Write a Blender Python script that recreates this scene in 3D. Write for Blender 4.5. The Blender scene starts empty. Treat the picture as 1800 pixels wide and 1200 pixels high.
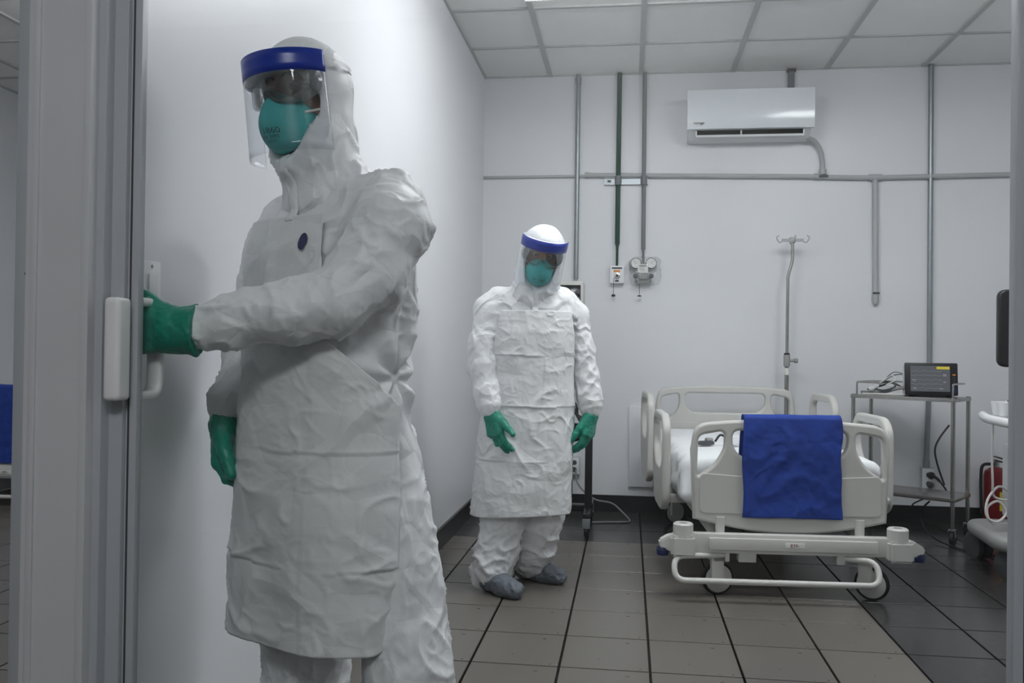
import bpy, bmesh, math, random
import numpy as np
from mathutils import Vector, Matrix

random.seed(7)
SC = bpy.context.scene
COL = SC.collection

# ------------------------------------------------------------------ camera
F_PX, CAM_H = 1550.0, 1.12
YAW, PITCH, ROLL = math.atan(205 / 1550.0), 14 / 1550.0, 0.013
cf = Vector((-math.sin(YAW) * math.cos(PITCH), math.cos(YAW) * math.cos(PITCH), math.sin(PITCH)))
cr = Vector((math.cos(YAW), math.sin(YAW), 0))
cu = cr.cross(cf)
r2 = math.cos(ROLL) * cr + math.sin(ROLL) * cu
u2 = -math.sin(ROLL) * cr + math.cos(ROLL) * cu
cam_data = bpy.data.cameras.new('camera')
cam = bpy.data.objects.new('camera', cam_data)
COL.objects.link(cam)
m = Matrix((r2, u2, -cf)).transposed().to_4x4()
m.translation = (0, 0, CAM_H)
cam.matrix_world = m
cam_data.sensor_width = 36.0
cam_data.lens = 36.0 * F_PX / 1800.0
cam_data.clip_start = 0.05
SC.camera = cam

# ------------------------------------------------------------------ world, exposure
SC.view_settings.view_transform = 'Standard'
SC.view_settings.look = 'None'
SC.view_settings.gamma = 1.0
SC.view_settings.use_curve_mapping = False
SC.view_settings.exposure = 0.0
world = bpy.data.worlds.new('world')
SC.world = world
world.use_nodes = True
world.node_tree.nodes['Background'].inputs[0].default_value = (0.8, 0.85, 0.9, 1)
world.node_tree.nodes['Background'].inputs[1].default_value = 0.05
ROOM_LIGHT, CORRIDOR_LIGHT, NEXT_LIGHT = 14.0, 22.0, 15.0     # strength of the ceiling panels' diffusers
LIGHT_COLOR = (0.945, 0.975, 1.0)

# ------------------------------------------------------------------ materials
def lin(c):
    return tuple(((v / 255.0) / 12.92 if v <= 10 else (((v / 255.0) + 0.055) / 1.055) ** 2.4) for v in c)

def mat(name, rgb, rough=0.5, metal=0.0, noise=0.0, nscale=6.0, bump=0.0, bscale=40.0, spec=0.5, rand=0.0, crumple=0.0, cscale=25.0, emit=0.0, rough_var=0.0):
    M = bpy.data.materials.new(name)
    M.use_nodes = True
    nt = M.node_tree
    b = nt.nodes['Principled BSDF']
    c = lin(rgb)
    b.inputs['Base Color'].default_value = (*c, 1)
    b.inputs['Roughness'].default_value = rough
    b.inputs['Metallic'].default_value = metal
    b.inputs['Specular IOR Level'].default_value = spec
    tc = nt.nodes.new('ShaderNodeTexCoord')
    if emit:
        b.inputs['Emission Color'].default_value = (*c, 1)
        b.inputs['Emission Strength'].default_value = emit
    if noise or rand or rough_var:
        n = nt.nodes.new('ShaderNodeTexNoise')
        n.inputs['Scale'].default_value = nscale
        n.inputs['Detail'].default_value = 6
        nt.links.new(tc.outputs['Object'], n.inputs['Vector'])
    if noise or rand:
        mr = nt.nodes.new('ShaderNodeMapRange')
        mr.inputs[1].default_value = 0.3; mr.inputs[2].default_value = 0.7
        mr.inputs[3].default_value = 1 - noise; mr.inputs[4].default_value = 1 + noise
        nt.links.new(n.outputs[0], mr.inputs[0])
        val = mr.outputs[0]
        if rand:
            oi = nt.nodes.new('ShaderNodeObjectInfo')
            m2 = nt.nodes.new('ShaderNodeMapRange')
            m2.inputs[3].default_value = 1 - rand; m2.inputs[4].default_value = 1 + rand
            nt.links.new(oi.outputs['Random'], m2.inputs[0])
            mu = nt.nodes.new('ShaderNodeMath'); mu.operation = 'MULTIPLY'
            nt.links.new(val, mu.inputs[0]); nt.links.new(m2.outputs[0], mu.inputs[1])
            val = mu.outputs[0]
        vm = nt.nodes.new('ShaderNodeVectorMath'); vm.operation = 'SCALE'
        vm.inputs[0].default_value = c
        nt.links.new(val, vm.inputs['Scale'])
        nt.links.new(vm.outputs[0], b.inputs['Base Color'])
    if rough_var:
        mr = nt.nodes.new('ShaderNodeMapRange')
        mr.inputs[1].default_value = 0.3; mr.inputs[2].default_value = 0.7
        mr.inputs[3].default_value = max(0.03, rough - rough_var); mr.inputs[4].default_value = rough + rough_var
        nt.links.new(n.outputs[0], mr.inputs[0])
        nt.links.new(mr.outputs[0], b.inputs['Roughness'])
    prev = None
    if bump:
        n2 = nt.nodes.new('ShaderNodeTexNoise'); n2.inputs['Scale'].default_value = bscale; n2.inputs['Detail'].default_value = 5
        nt.links.new(tc.outputs['Object'], n2.inputs['Vector'])
        bp = nt.nodes.new('ShaderNodeBump'); bp.inputs['Strength'].default_value = 0.5; bp.inputs['Distance'].default_value = bump
        nt.links.new(n2.outputs[0], bp.inputs['Height'])
        prev = bp
    if crumple:
        # creased spun-polymer cloth: cells with sharp fold lines, bent by noise
        n3 = nt.nodes.new('ShaderNodeTexNoise'); n3.inputs['Scale'].default_value = cscale * 0.35; n3.inputs['Detail'].default_value = 3
        nt.links.new(tc.outputs['Object'], n3.inputs['Vector'])
        add = nt.nodes.new('ShaderNodeVectorMath'); add.operation = 'MULTIPLY_ADD'
        add.inputs[1].default_value = (0.10, 0.10, 0.10)
        nt.links.new(n3.outputs['Color'], add.inputs[0]); nt.links.new(tc.outputs['Object'], add.inputs[2])
        for k in range(2):
            if k == 0:
                vo = nt.nodes.new('ShaderNodeTexVoronoi'); vo.feature = 'DISTANCE_TO_EDGE'; vo.inputs['Scale'].default_value = cscale
                src = vo.outputs['Distance']
            else:
                # thin broken fold lines: narrow band around a noise field's middle, fading in and out
                vo = nt.nodes.new('ShaderNodeTexNoise'); vo.inputs['Scale'].default_value = cscale * 0.6
                vo.inputs['Detail'].default_value = 1.0; vo.inputs['Roughness'].default_value = 0.35
                s1 = nt.nodes.new('ShaderNodeMath'); s1.operation = 'SUBTRACT'; s1.inputs[1].default_value = 0.5
                nt.links.new(vo.outputs[0], s1.inputs[0])
                s2 = nt.nodes.new('ShaderNodeMath'); s2.operation = 'ABSOLUTE'
                nt.links.new(s1.outputs[0], s2.inputs[0])
                s3 = nt.nodes.new('ShaderNodeMapRange'); s3.inputs[1].default_value = 0.0; s3.inputs[2].default_value = 0.075
                s3.inputs[3].default_value = 1.0; s3.inputs[4].default_value = 0.0
                nt.links.new(s2.outputs[0], s3.inputs[0])
                vm2 = nt.nodes.new('ShaderNodeTexNoise'); vm2.inputs['Scale'].default_value = cscale * 0.45
                nt.links.new(tc.outputs['Object'], vm2.inputs['Vector'])
                s4 = nt.nodes.new('ShaderNodeMapRange'); s4.inputs[1].default_value = 0.42; s4.inputs[2].default_value = 0.62
                nt.links.new(vm2.outputs[0], s4.inputs[0])
                s5 = nt.nodes.new('ShaderNodeMath'); s5.operation = 'MULTIPLY'
                nt.links.new(s3.outputs[0], s5.inputs[0]); nt.links.new(s4.outputs[0], s5.inputs[1])
                src = s5.outputs[0]
            nt.links.new(add.outputs[0], vo.inputs['Vector'])
            bp = nt.nodes.new('ShaderNodeBump'); bp.inputs['Strength'].default_value = 1.0
            bp.inputs['Distance'].default_value = crumple * (0.55 if k == 0 else 0.40)
            nt.links.new(src, bp.inputs['Height'])
            if prev: nt.links.new(prev.outputs[0], bp.inputs['Normal'])
            prev = bp
    if prev: nt.links.new(prev.outputs[0], b.inputs['Normal'])
    return M

def clear_mat(name, tint=(1, 1, 1), ior=1.45, rough=0.02, haze=0.0, haze_col=(0.8, 0.8, 0.8)):
    """thin clear sheet: passes light straight through, mirrors a little more at grazing angles"""
    M = bpy.data.materials.new(name); M.use_nodes = True
    nt = M.node_tree
    for n in list(nt.nodes): nt.nodes.remove(n)
    out = nt.nodes.new('ShaderNodeOutputMaterial')
    tr = nt.nodes.new('ShaderNodeBsdfTransparent'); tr.inputs[0].default_value = (*tint, 1)
    gl = nt.nodes.new('ShaderNodeBsdfGlossy'); gl.inputs['Roughness'].default_value = rough
    lw = nt.nodes.new('ShaderNodeLayerWeight'); lw.inputs[0].default_value = 0.5
    pw = nt.nodes.new('ShaderNodeMath'); pw.operation = 'POWER'; pw.inputs[1].default_value = 5.0
    nt.links.new(lw.outputs['Facing'], pw.inputs[0])
    f0 = ((ior - 1) / (ior + 1)) ** 2
    fr = nt.nodes.new('ShaderNodeMapRange'); fr.inputs[3].default_value = f0; fr.inputs[4].default_value = 1.0
    nt.links.new(pw.outputs[0], fr.inputs[0])
    mx = nt.nodes.new('ShaderNodeMixShader')
    nt.links.new(fr.outputs[0], mx.inputs[0])
    base = tr.outputs[0]
    if haze:
        df = nt.nodes.new('ShaderNodeBsdfTranslucent'); df.inputs[0].default_value = (*haze_col, 1)
        d2 = nt.nodes.new('ShaderNodeBsdfDiffuse'); d2.inputs[0].default_value = (*haze_col, 1)
        ad = nt.nodes.new('ShaderNodeMixShader'); ad.inputs[0].default_value = 0.5
        nt.links.new(df.outputs[0], ad.inputs[1]); nt.links.new(d2.outputs[0], ad.inputs[2])
        m2 = nt.nodes.new('ShaderNodeMixShader'); m2.inputs[0].default_value = haze
        nt.links.new(tr.outputs[0], m2.inputs[1]); nt.links.new(ad.outputs[0], m2.inputs[2])
        base = m2.outputs[0]
    nt.links.new(base, mx.inputs[1]); nt.links.new(gl.outputs[0], mx.inputs[2])
    nt.links.new(mx.outputs[0], out.inputs[0])
    return M

M = {}
M['wall'] = mat('wall_paint', (222, 223, 226), 0.38, noise=0.02, nscale=1.5, bump=0.0003, bscale=60, rough_var=0.04)
M['ceiling'] = mat('ceiling_panel', (242, 241, 239), 0.8, noise=0.015, bump=0.001, bscale=120, rand=0.015)
M['tbar'] = mat('ceiling_bar', (188, 188, 188), 0.55)
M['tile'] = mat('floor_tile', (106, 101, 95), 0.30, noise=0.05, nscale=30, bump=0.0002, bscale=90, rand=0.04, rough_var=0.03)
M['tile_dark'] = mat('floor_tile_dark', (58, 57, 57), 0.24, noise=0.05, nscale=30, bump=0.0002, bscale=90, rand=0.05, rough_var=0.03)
M['grout'] = mat('grout', (46, 43, 41), 0.8, noise=0.1)
M['base'] = mat('baseboard_black', (24, 24, 26), 0.35)
M['alu'] = mat('frame_white', (196, 197, 199), 0.42, noise=0.02, nscale=3, bump=0.0003, bscale=200)
M['alu_grey'] = mat('frame_grey', (172, 175, 179), 0.38, noise=0.02)
M['seal'] = mat('rubber_seal', (60, 62, 62), 0.6)
M['handle'] = mat('handle_white', (226, 226, 226), 0.22)
M['glass'] = clear_mat('door_glass', (0.985, 0.991, 0.988), 1.45, 0.0)
M['steel'] = mat('stainless_steel', (170, 168, 165), 0.26, 0.95, noise=0.04, nscale=20)
M['galv'] = mat('galvanised_conduit', (150, 156, 160), 0.38, 0.75, noise=0.06, nscale=12)
M['greypaint'] = mat('grey_paint', (112, 117, 119), 0.45)
M['paleconduit'] = mat('pale_conduit', (176, 177, 178), 0.5)
M['green'] = mat('green_paint', (16, 62, 47), 0.6, spec=0.3)
M['black'] = mat('black_plastic', (22, 22, 25), 0.38)
M['void'] = mat('unlit_slot', (7, 7, 8), 0.9, spec=0.1)
M['rubber'] = mat('black_rubber', (24, 24, 26), 0.65)
M['darkgrey'] = mat('dark_grey_plastic', (74, 76, 79), 0.5)
M['midgrey'] = mat('mid_grey_plastic', (150, 150, 148), 0.45)
M['white'] = mat('white_plastic', (228, 229, 230), 0.35)
M['ac'] = mat('glossy_white_plastic', (226, 230, 234), 0.12)
M['bed'] = mat('bed_plastic', (194, 193, 188), 0.42, noise=0.015, bump=0.0002, bscale=250)
M['bed_metal'] = mat('bed_enamel', (200, 199, 195), 0.35)
M['sheet'] = mat('white_sheet', (232, 234, 236), 0.75, bump=0.002, bscale=25, crumple=0.010, cscale=7)
M['blue'] = mat('blue_cloth', (14, 54, 142), 0.8, noise=0.10, nscale=14, bump=0.003, bscale=30, crumple=0.006, cscale=12)
M['navy'] = mat('navy_plastic', (30, 40, 84), 0.35)
M['red'] = mat('red_paint', (114, 12, 22), 0.3)
M['yellow'] = mat('yellow_print', (228, 210, 60), 0.5)
M['orange'] = mat('orange_print', (214, 130, 50), 0.5)
M['cable'] = mat('grey_cable', (128, 128, 128), 0.5)
M['cable_white'] = mat('white_cable', (208, 207, 203), 0.5)
M['cable_black'] = mat('black_cable', (26, 26, 28), 0.5)
M['screen'] = mat('monitor_screen', (108, 110, 114), 0.18)
M['screen_off'] = mat('dark_screen', (20, 23, 28), 0.12)
M['trace'] = mat('screen_trace', (190, 192, 196), 0.3)
M['ink'] = mat('dark_print', (36, 40, 44), 0.5)
M['paper'] = mat('paper_label', (226, 226, 222), 0.6)
M['tyvek'] = mat('coverall_cloth', (226, 227, 229), 0.55, bump=0.0006, bscale=160, crumple=0.020, cscale=10)
M['apron'] = mat('apron_cloth', (222, 223, 224), 0.6, bump=0.0005, bscale=160, crumple=0.016, cscale=8)
M['glove'] = mat('glove_rubber', (10, 130, 108), 0.42, noise=0.06, nscale=30, bump=0.0012, bscale=60)
M['mask'] = mat('respirator_shell', (54, 166, 164), 0.75, noise=0.05, nscale=40, bump=0.0005, bscale=300)
M['mask_ink'] = mat('respirator_print', (14, 60, 64), 0.7)
M['strap'] = mat('elastic_strap', (216, 214, 206), 0.6)
M['band'] = mat('shield_band_blue', (8, 46, 150), 0.28)
M['foam'] = mat('shield_foam', (196, 200, 206), 0.8)
M['visor'] = clear_mat('visor_clear', (0.97, 0.98, 0.99), 1.4, 0.03, haze=0.014, haze_col=(0.85, 0.86, 0.88))
M['goggle'] = clear_mat('goggle_lens', (0.98, 0.985, 0.985), 1.45, 0.04, haze=0.05)
M['goggle_body'] = clear_mat('goggle_body', (0.95, 0.96, 0.96), 1.45, 0.12, haze=0.20, haze_col=(0.75, 0.77, 0.78))
M['skin'] = mat('skin', (150, 108, 86), 0.5, noise=0.06, nscale=30)
M['hair'] = mat('dark_hair', (28, 22, 20), 0.6)
M['eye'] = mat('eye_white', (168, 160, 152), 0.2)
M['iris'] = mat('eye_iris', (40, 26, 18), 0.15)
M['shoe'] = mat('shoe_cover_cloth', (104, 110, 118), 0.7, noise=0.08, nscale=20, crumple=0.010, cscale=22)
M['bag'] = clear_mat('plastic_bag', (0.975, 0.98, 0.985), 1.4, 0.12, haze=0.07, haze_col=(0.9, 0.91, 0.93))
M['chrome'] = mat('chrome', (200, 200, 202), 0.12, 1.0)

# ------------------------------------------------------------------ object helpers
def tag(o, label=None, cat=None, group=None, kind=None):
    if label: o['label'] = label
    if cat: o['category'] = cat
    if group: o['group'] = group
    if kind: o['kind'] = kind
    return o

def link(name, me, material=None, parent=None, smooth=False, loc=None):
    o = bpy.data.objects.new(name, me)
    COL.objects.link(o)
    if material is not None and len(me.materials) == 0:
        me.materials.append(M[material] if isinstance(material, str) else material)
    if smooth: me.polygons.foreach_set('use_smooth', [True] * len(me.polygons))
    if parent is not None: o.parent = parent
    if loc is not None: o.location = loc
    return o

def empty(name, loc=(0, 0, 0), rotz=0.0):
    o = bpy.data.objects.new(name, None)
    o.empty_display_size = 0.1
    COL.objects.link(o)
    o.location = loc
    o.rotation_euler = (0, 0, rotz)
    return o

def thing(name, label, cat, loc=(0, 0, 0), rotz=0.0, group=None):
    return tag(empty(name, loc, rotz), label, cat, group)

def copy_tree(o, parent=None):
    c = o.copy()
    COL.objects.link(c)
    c.parent = parent
    for ch in list(o.children): copy_tree(ch, c)
    return c

def mesh_from(name, verts, faces):
    me = bpy.data.meshes.new(name)
    me.from_pydata([tuple(map(float, v)) for v in verts], [], [tuple(map(int, f)) for f in faces])
    me.update()
    return me

def bm_done(bm, name, smooth_angle=None):
    bmesh.ops.recalc_face_normals(bm, faces=bm.faces)
    me = bpy.data.meshes.new(name)
    bm.to_mesh(me); bm.free()
    if smooth_angle is not None:
        me.polygons.foreach_set('use_smooth', [True] * len(me.polygons))
        me.set_sharp_from_angle(angle=math.radians(smooth_angle))
    return me

def add_box(bm, lo, hi, rot=None, pivot=None):
    vs = bmesh.ops.create_cube(bm, size=1.0)['verts']
    for v in vs:
        v.co = Vector([(lo[i] + hi[i]) / 2 + v.co[i] * (hi[i] - lo[i]) for i in range(3)])
    if rot is not None:
        bmesh.ops.rotate(bm, verts=vs, cent=Vector(pivot), matrix=rot)
    return vs

def box_me(name, lo, hi, bevel=0.0, seg=2):
    bm = bmesh.new()
    add_box(bm, lo, hi)
    if bevel:
        bmesh.ops.bevel(bm, geom=bm.edges[:], offset=bevel, segments=seg, affect='EDGES', profile=0.6)
    return bm_done(bm, name, 35 if bevel else None)

def box(name, lo, hi, material, parent=None, bevel=0.0, seg=2):
    return link(name, box_me(name, lo, hi, bevel, seg), material, parent)

def boxes_me(name, items, bevel=0.0):
    bm = bmesh.new()
    for lo, hi in items: add_box(bm, lo, hi)
    if bevel: bmesh.ops.bevel(bm, geom=bm.edges[:], offset=bevel, segments=2, affect='EDGES', profile=0.6)
    return bm_done(bm, name, 35 if bevel else None)

def catmull(pts, n=8, closed=False):
    P = [Vector(p) for p in pts]
    if len(P) < 3: return P
    out = []
    N = len(P)
    for i in range(N if closed else N - 1):
        p0 = P[(i - 1) % N] if closed or i > 0 else P[0] * 2 - P[1]
        p1, p2 = P[i], P[(i + 1) % N]
        p3 = P[(i + 2) % N] if closed or i + 2 < N else P[-1] * 2 - P[-2]
        for k in range(n):
            t = k / n
            out.append(0.5 * ((2 * p1) + (p2 - p0) * t + (2 * p0 - 5 * p1 + 4 * p2 - p3) * t * t + (3 * p1 - p0 - 3 * p2 + p3) * t ** 3))
    if not closed: out.append(P[-1])
    return out

def fillet(pts, r, n=6, closed=False):
    """polyline with rounded corners; pts 3D"""
    P = [Vector(p) for p in pts]
    out = []
    N = len(P)
    for i in range(N):
        if not closed and (i == 0 or i == N - 1):
            out.append(P[i]); continue
        a, b, c = P[i - 1], P[i], P[(i + 1) % N]
        d1, d2 = (a - b), (c - b)
        rr = min(r[i] if isinstance(r, (list, tuple)) else r, d1.length * 0.48, d2.length * 0.48)
        p1, p2 = b + d1.normalized() * rr, b + d2.normalized() * rr
        for k in range(n + 1):
            t = k / n
            out.append((1 - t) ** 2 * p1 + 2 * t * (1 - t) * b + t * t * p2)
    return out

def add_tube(bm, pts, r, seg=10, closed=False, cap=True):
    P = [Vector(p) for p in pts]
    n = len(P)
    rad = r if isinstance(r, (list, tuple)) else [r] * n
    T = []
    for i in range(n):
        if closed: t = P[(i + 1) % n] - P[i - 1]
        else: t = P[min(i + 1, n - 1)] - P[max(i - 1, 0)]
        T.append(t.normalized())
    up = Vector((0, 0, 1)) if abs(T[0].z) < 0.9 else Vector((0, 1, 0))
    nrm = (up - T[0] * up.dot(T[0])).normalized()
    rings = []
    for i in range(n):
        nrm = (nrm - T[i] * nrm.dot(T[i])).normalized()
        bn = T[i].cross(nrm)
        rings.append([bm.verts.new(P[i] + (nrm * math.cos(a) + bn * math.sin(a)) * rad[i]) for a in [2 * math.pi * k / seg for k in range(seg)]])
    for i in range(n if closed else n - 1):
        A, B = rings[i], rings[(i + 1) % n]
        for k in range(seg):
            bm.faces.new((A[k], A[(k + 1) % seg], B[(k + 1) % seg], B[k]))
    if cap and not closed:
        bm.faces.new(rings[0][::-1]); bm.faces.new(rings[-1])

def tube(name, pts, r, material, parent=None, seg=10, closed=False):
    bm = bmesh.new()
    add_tube(bm, pts, r, seg, closed)
    return link(name, bm_done(bm, name, 50), material, parent)

def add_lathe(bm, prof, seg=24, axis='Z', center=(0, 0, 0), cap=True):
    """prof: (radius, height) pairs"""
    rings = []
    for r, h in prof:
        ring = []
        for k in range(seg):
            a = 2 * math.pi * k / seg
            p = (r * math.cos(a), r * math.sin(a), h)
            if axis == 'X': p = (p[2], p[0], p[1])
            elif axis == 'Y': p = (p[0], p[2], p[1])
            ring.append(bm.verts.new(Vector(p) + Vector(center)))
        rings.append(ring)
    for A, B in zip(rings, rings[1:]):
        for k in range(seg):
            bm.faces.new((A[k], A[(k + 1) % seg], B[(k + 1) % seg], B[k]))
    if cap:
        bm.faces.new(rings[0][::-1]); bm.faces.new(rings[-1])

def lathe(name, prof, material, parent=None, seg=24, axis='Z', center=(0, 0, 0)):
    bm = bmesh.new()
    add_lathe(bm, prof, seg, axis, center)
    return link(name, bm_done(bm, name, 35), material, parent)

def curve_mesh(cu_data, name):
    o = bpy.data.objects.new('tmp_curve', cu_data)
    COL.objects.link(o)
    dg = bpy.context.evaluated_depsgraph_get()
    me = bpy.data.meshes.new_from_object(o.evaluated_get(dg))
    me.name = name
    bpy.data.objects.remove(o)
    return me

def plate_me(name, outline, holes, thick, bevel, plane='XZ'):
    """plate with rounded edges cut from an outline with holes; (u, v) -> plane"""
    cu_ = bpy.data.curves.new(name, 'CURVE')
    cu_.dimensions = '2D'; cu_.fill_mode = 'BOTH'
    cu_.extrude = max(thick / 2 - bevel, 0.0005); cu_.bevel_depth = bevel; cu_.bevel_resolution = 2
    cu_.offset = -bevel
    for loop in [outline] + list(holes):
        s = cu_.splines.new('POLY')
        s.points.add(len(loop) - 1)
        for p, q in zip(s.points, loop): p.co = (q[0], q[1], 0, 1)
        s.use_cyclic_u = True
    me = curve_mesh(cu_, name)
    co = np.empty(len(me.vertices) * 3); me.vertices.foreach_get('co', co); co = co.reshape(-1, 3)
    if plane == 'XZ': co = np.stack([co[:, 0], -co[:, 2], co[:, 1]], 1)
    elif plane == 'YZ': co = np.stack([co[:, 2], co[:, 0], co[:, 1]], 1)
    me.vertices.foreach_set('co', co.ravel())
    me.update()
    me.polygons.foreach_set('use_smooth', [True] * len(me.polygons))
    me.set_sharp_from_angle(angle=math.radians(50))
    me.materials.clear()
    return me

def fil2(pts, r, n=6):
    return [(p.x, p.y) for p in fillet([(x, y, 0) for x, y in pts], r, n, True)]

def text_me(name, body, size, extrude=0.0004):
    cu_ = bpy.data.curves.new(name, 'FONT')
    cu_.body = body; cu_.size = size; cu_.extrude = extrude
    cu_.align_x = 'CENTER'; cu_.align_y = 'CENTER'
    me = curve_mesh(cu_, name)
    me.materials.clear()
    return me

def text_front(name, body, size, loc, material, parent=None):
    """lettering on a face that looks towards -Y"""
    me = text_me(name, body, size)
    me.transform(Matrix.Translation(Vector(loc)) @ Matrix.Rotation(math.pi / 2, 4, 'X'))
    return link(name, me, material, parent)

# ------------------------------------------------------------------ the setting
WALL_X, BACK_Y, CEIL, RIGHT_X, DOOR_Y = -1.04, 6.20, 3.056, 3.2, 1.62
NEXT_X, NEXT_BACK, CORR_Y = -4.72, 7.60, -1.8

def struct(o, label, cat):
    return tag(o, label, cat, kind='structure')

wb = struct(box('wall_back', (WALL_X - 0.16, BACK_Y, 0), (RIGHT_X + 0.1, BACK_Y + 0.12, CEIL + 0.1), 'wall'), 'white painted wall at the back of the room behind the bed', 'wall')
wl = struct(box('wall_left', (WALL_X - 0.16, 1.68, 0), (WALL_X, BACK_Y, CEIL + 0.1), 'wall'), 'white glossy side wall next to the person at the door', 'wall')
wr = struct(box('wall_right', (RIGHT_X, CORR_Y, 0), (RIGHT_X + 0.1, BACK_Y, CEIL + 0.1), 'wall'), 'white side wall beyond the ultrasound machine, out of view', 'wall')
wn = struct(box('wall_far_left', (NEXT_X - 0.1, CORR_Y, 0), (NEXT_X, NEXT_BACK, CEIL + 0.1), 'wall'), 'white wall of the neighbouring room at the picture edge', 'wall')
wnb = struct(box('wall_next_back', (NEXT_X, NEXT_BACK, 0), (WALL_X - 0.16, NEXT_BACK + 0.1, CEIL + 0.1), 'wall'), 'white back wall of the neighbouring room', 'wall')
wnc = struct(box('wall_next_side', (WALL_X - 0.16, BACK_Y + 0.12, 0), (WALL_X - 0.06, NEXT_BACK + 0.1, CEIL + 0.1), 'wall'), 'short white wall of the neighbouring room, out of view', 'wall')
wc = struct(box('wall_corridor', (NEXT_X, CORR_Y - 0.1, 0), (RIGHT_X, CORR_Y, CEIL + 0.1), 'midgrey'), 'corridor wall behind the viewer, out of view', 'wall')
struct(box('baseboard_back', (WALL_X, BACK_Y - 0.015, 0), (RIGHT_X, BACK_Y, 0.115), 'base'), 'black tile baseboard along the back wall', 'baseboard')
struct(box('baseboard_left', (WALL_X, 1.70, 0), (WALL_X + 0.015, BACK_Y - 0.015, 0.115), 'base'), 'black tile baseboard along the glossy side wall', 'baseboard')

floor = struct(box('floor', (NEXT_X - 0.1, CORR_Y - 0.1, -0.08), (RIGHT_X + 0.1, NEXT_BACK + 0.1, -0.03), 'grout'), 'grey ceramic tile floor with dark grout and a darker tile border', 'floor')
tile_w, tile_d = 0.319, 0.347
tile_me = {}
for key in ('tile', 'tile_dark'):
    me = box_me('tile', (-tile_w / 2 + 0.0045, -tile_d / 2 + 0.004, -0.010), (tile_w / 2 - 0.0045, tile_d / 2 - 0.004, 0.0), 0.0012, 1)
    me.materials.append(M[key]); tile_me[key] = me
cut_me = {}
def tile_at(i, j, key, x0=None, x1=None, y1=None):
    cx, cy = 0.088 + tile_w * (i + 0.5), 3.128 + tile_d * (j + 0.5)
    lo, hi = cx - tile_w / 2 + 0.0045, cx + tile_w / 2 - 0.0045
    lo2, hi2 = (max(lo, x0) if x0 is not None else lo), (min(hi, x1) if x1 is not None else hi)
    ylo, yhi = cy - tile_d / 2 + 0.004, cy + tile_d / 2 - 0.004
    yhi2 = min(yhi, y1) if y1 is not None else yhi
    if hi2 - lo2 < 0.02 or yhi2 - ylo < 0.02: return
    if (lo2, hi2, yhi2) == (lo, hi, yhi):
        o = bpy.data.objects.new('tile', tile_me[key]); COL.objects.link(o); o.parent = floor; o.location = (cx, cy, 0)
    else:
        box('tile', (lo2, ylo, -0.010), (hi2, yhi2, 0.0), key, floor, 0.0012, 1)
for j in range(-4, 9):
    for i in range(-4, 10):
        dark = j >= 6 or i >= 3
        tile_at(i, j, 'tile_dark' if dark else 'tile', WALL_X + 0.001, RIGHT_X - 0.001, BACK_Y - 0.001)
for j in range(-4, 13):
    for i in range(-16, -4):
        cx, cy = 0.088 + tile_w * (i + 0.5), 3.128 + tile_d * (j + 0.5)
        if abs(cx / cy + 0.74) < 0.13: tile_at(i, j, 'tile', NEXT_X + 0.001, WALL_X - 0.161, NEXT_BACK)

ceil_o = struct(box('ceiling', (NEXT_X - 0.1, CORR_Y - 0.1, CEIL + 0.05), (RIGHT_X + 0.1, NEXT_BACK + 0.1, CEIL + 0.12), 'ceiling'), 'suspended ceiling of white square panels in a grey grid', 'ceiling')
def ceiling_field(xs, ys, skip):
    for a in range(len(xs) - 1):
        for b in range(len(ys) - 1):
            if (a, b) in skip: continue
            box('panel', (xs[a] + 0.006, ys[b] + 0.006, CEIL + 0.003), (xs[a + 1] - 0.006, ys[b + 1] - 0.006, CEIL + 0.018), 'ceiling', ceil_o, 0.002, 1)
    for k, x in enumerate(xs):
        w = 0.016
        box('grid_bar', (x - (w if k else 0), ys[0], CEIL - 0.008), (x + (w if k < len(xs) - 1 else 0.0), ys[-1], CEIL + 0.004), 'tbar', ceil_o)
    for b, y in enumerate(ys):
        w = 0.013
        for a in range(len(xs) - 1):
            box('grid_bar', (xs[a] + 0.016, max(y - w, ys[0]), CEIL - 0.006), (xs[a + 1] - 0.016, min(y + w, ys[-1]), CEIL + 0.004), 'tbar', ceil_o)
CX = [WALL_X, -0.572, 0.065, 0.69, 1.312, 1.938, 2.57, RIGHT_X]
CY = [1.66, 1.80, 2.43, 3.06, 3.69, 4.32, 4.955, 5.59, BACK_Y]
ceiling_field(CX, CY, set())
NX = [NEXT_X, -4.29, -3.68, -3.06, -2.43, -1.80, WALL_X - 0.16]
NY = [1.66, 2.0, 2.63, 3.26, 3.89, 4.52, 5.17, 5.88, 6.5, 7.1, NEXT_BACK]
ceiling_field(NX, NY, set())
box('corridor_panel', (NEXT_X, CORR_Y, CEIL), (RIGHT_X, 1.66, CEIL + 0.03), 'ceiling', ceil_o)

def ceiling_light(x0, x1, y0, y1, strength, label):
    t = thing('ceiling_light', label, 'light', ((x0 + x1) / 2, (y0 + y1) / 2, CEIL - 0.012), group='ceiling light panels')
    hx, hy = (x1 - x0) / 2 - 0.02, (y1 - y0) / 2 - 0.02
    box_items = [((-hx, -hy, -0.03), (hx, -hy + 0.03, 0.002)), ((-hx, hy - 0.03, -0.03), (hx, hy, 0.002)),
                 ((-hx, -hy + 0.03, -0.03), (-hx + 0.03, hy - 0.03, 0.002)), ((hx - 0.03, -hy + 0.03, -0.03), (hx, hy - 0.03, 0.002))]
    link('frame', boxes_me('frame', box_items), 'white', t)
    Me = bpy.data.materials.new('light_diffuser'); Me.use_nodes = True
    b = Me.node_tree.nodes['Principled BSDF']
    b.inputs['Emission Color'].default_value = (*LIGHT_COLOR, 1); b.inputs['Emission Strength'].default_value = strength
    box('diffuser', (-hx + 0.03, -hy + 0.03, -0.13), (hx - 0.03, hy - 0.03, 0.004), Me, t)
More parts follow.
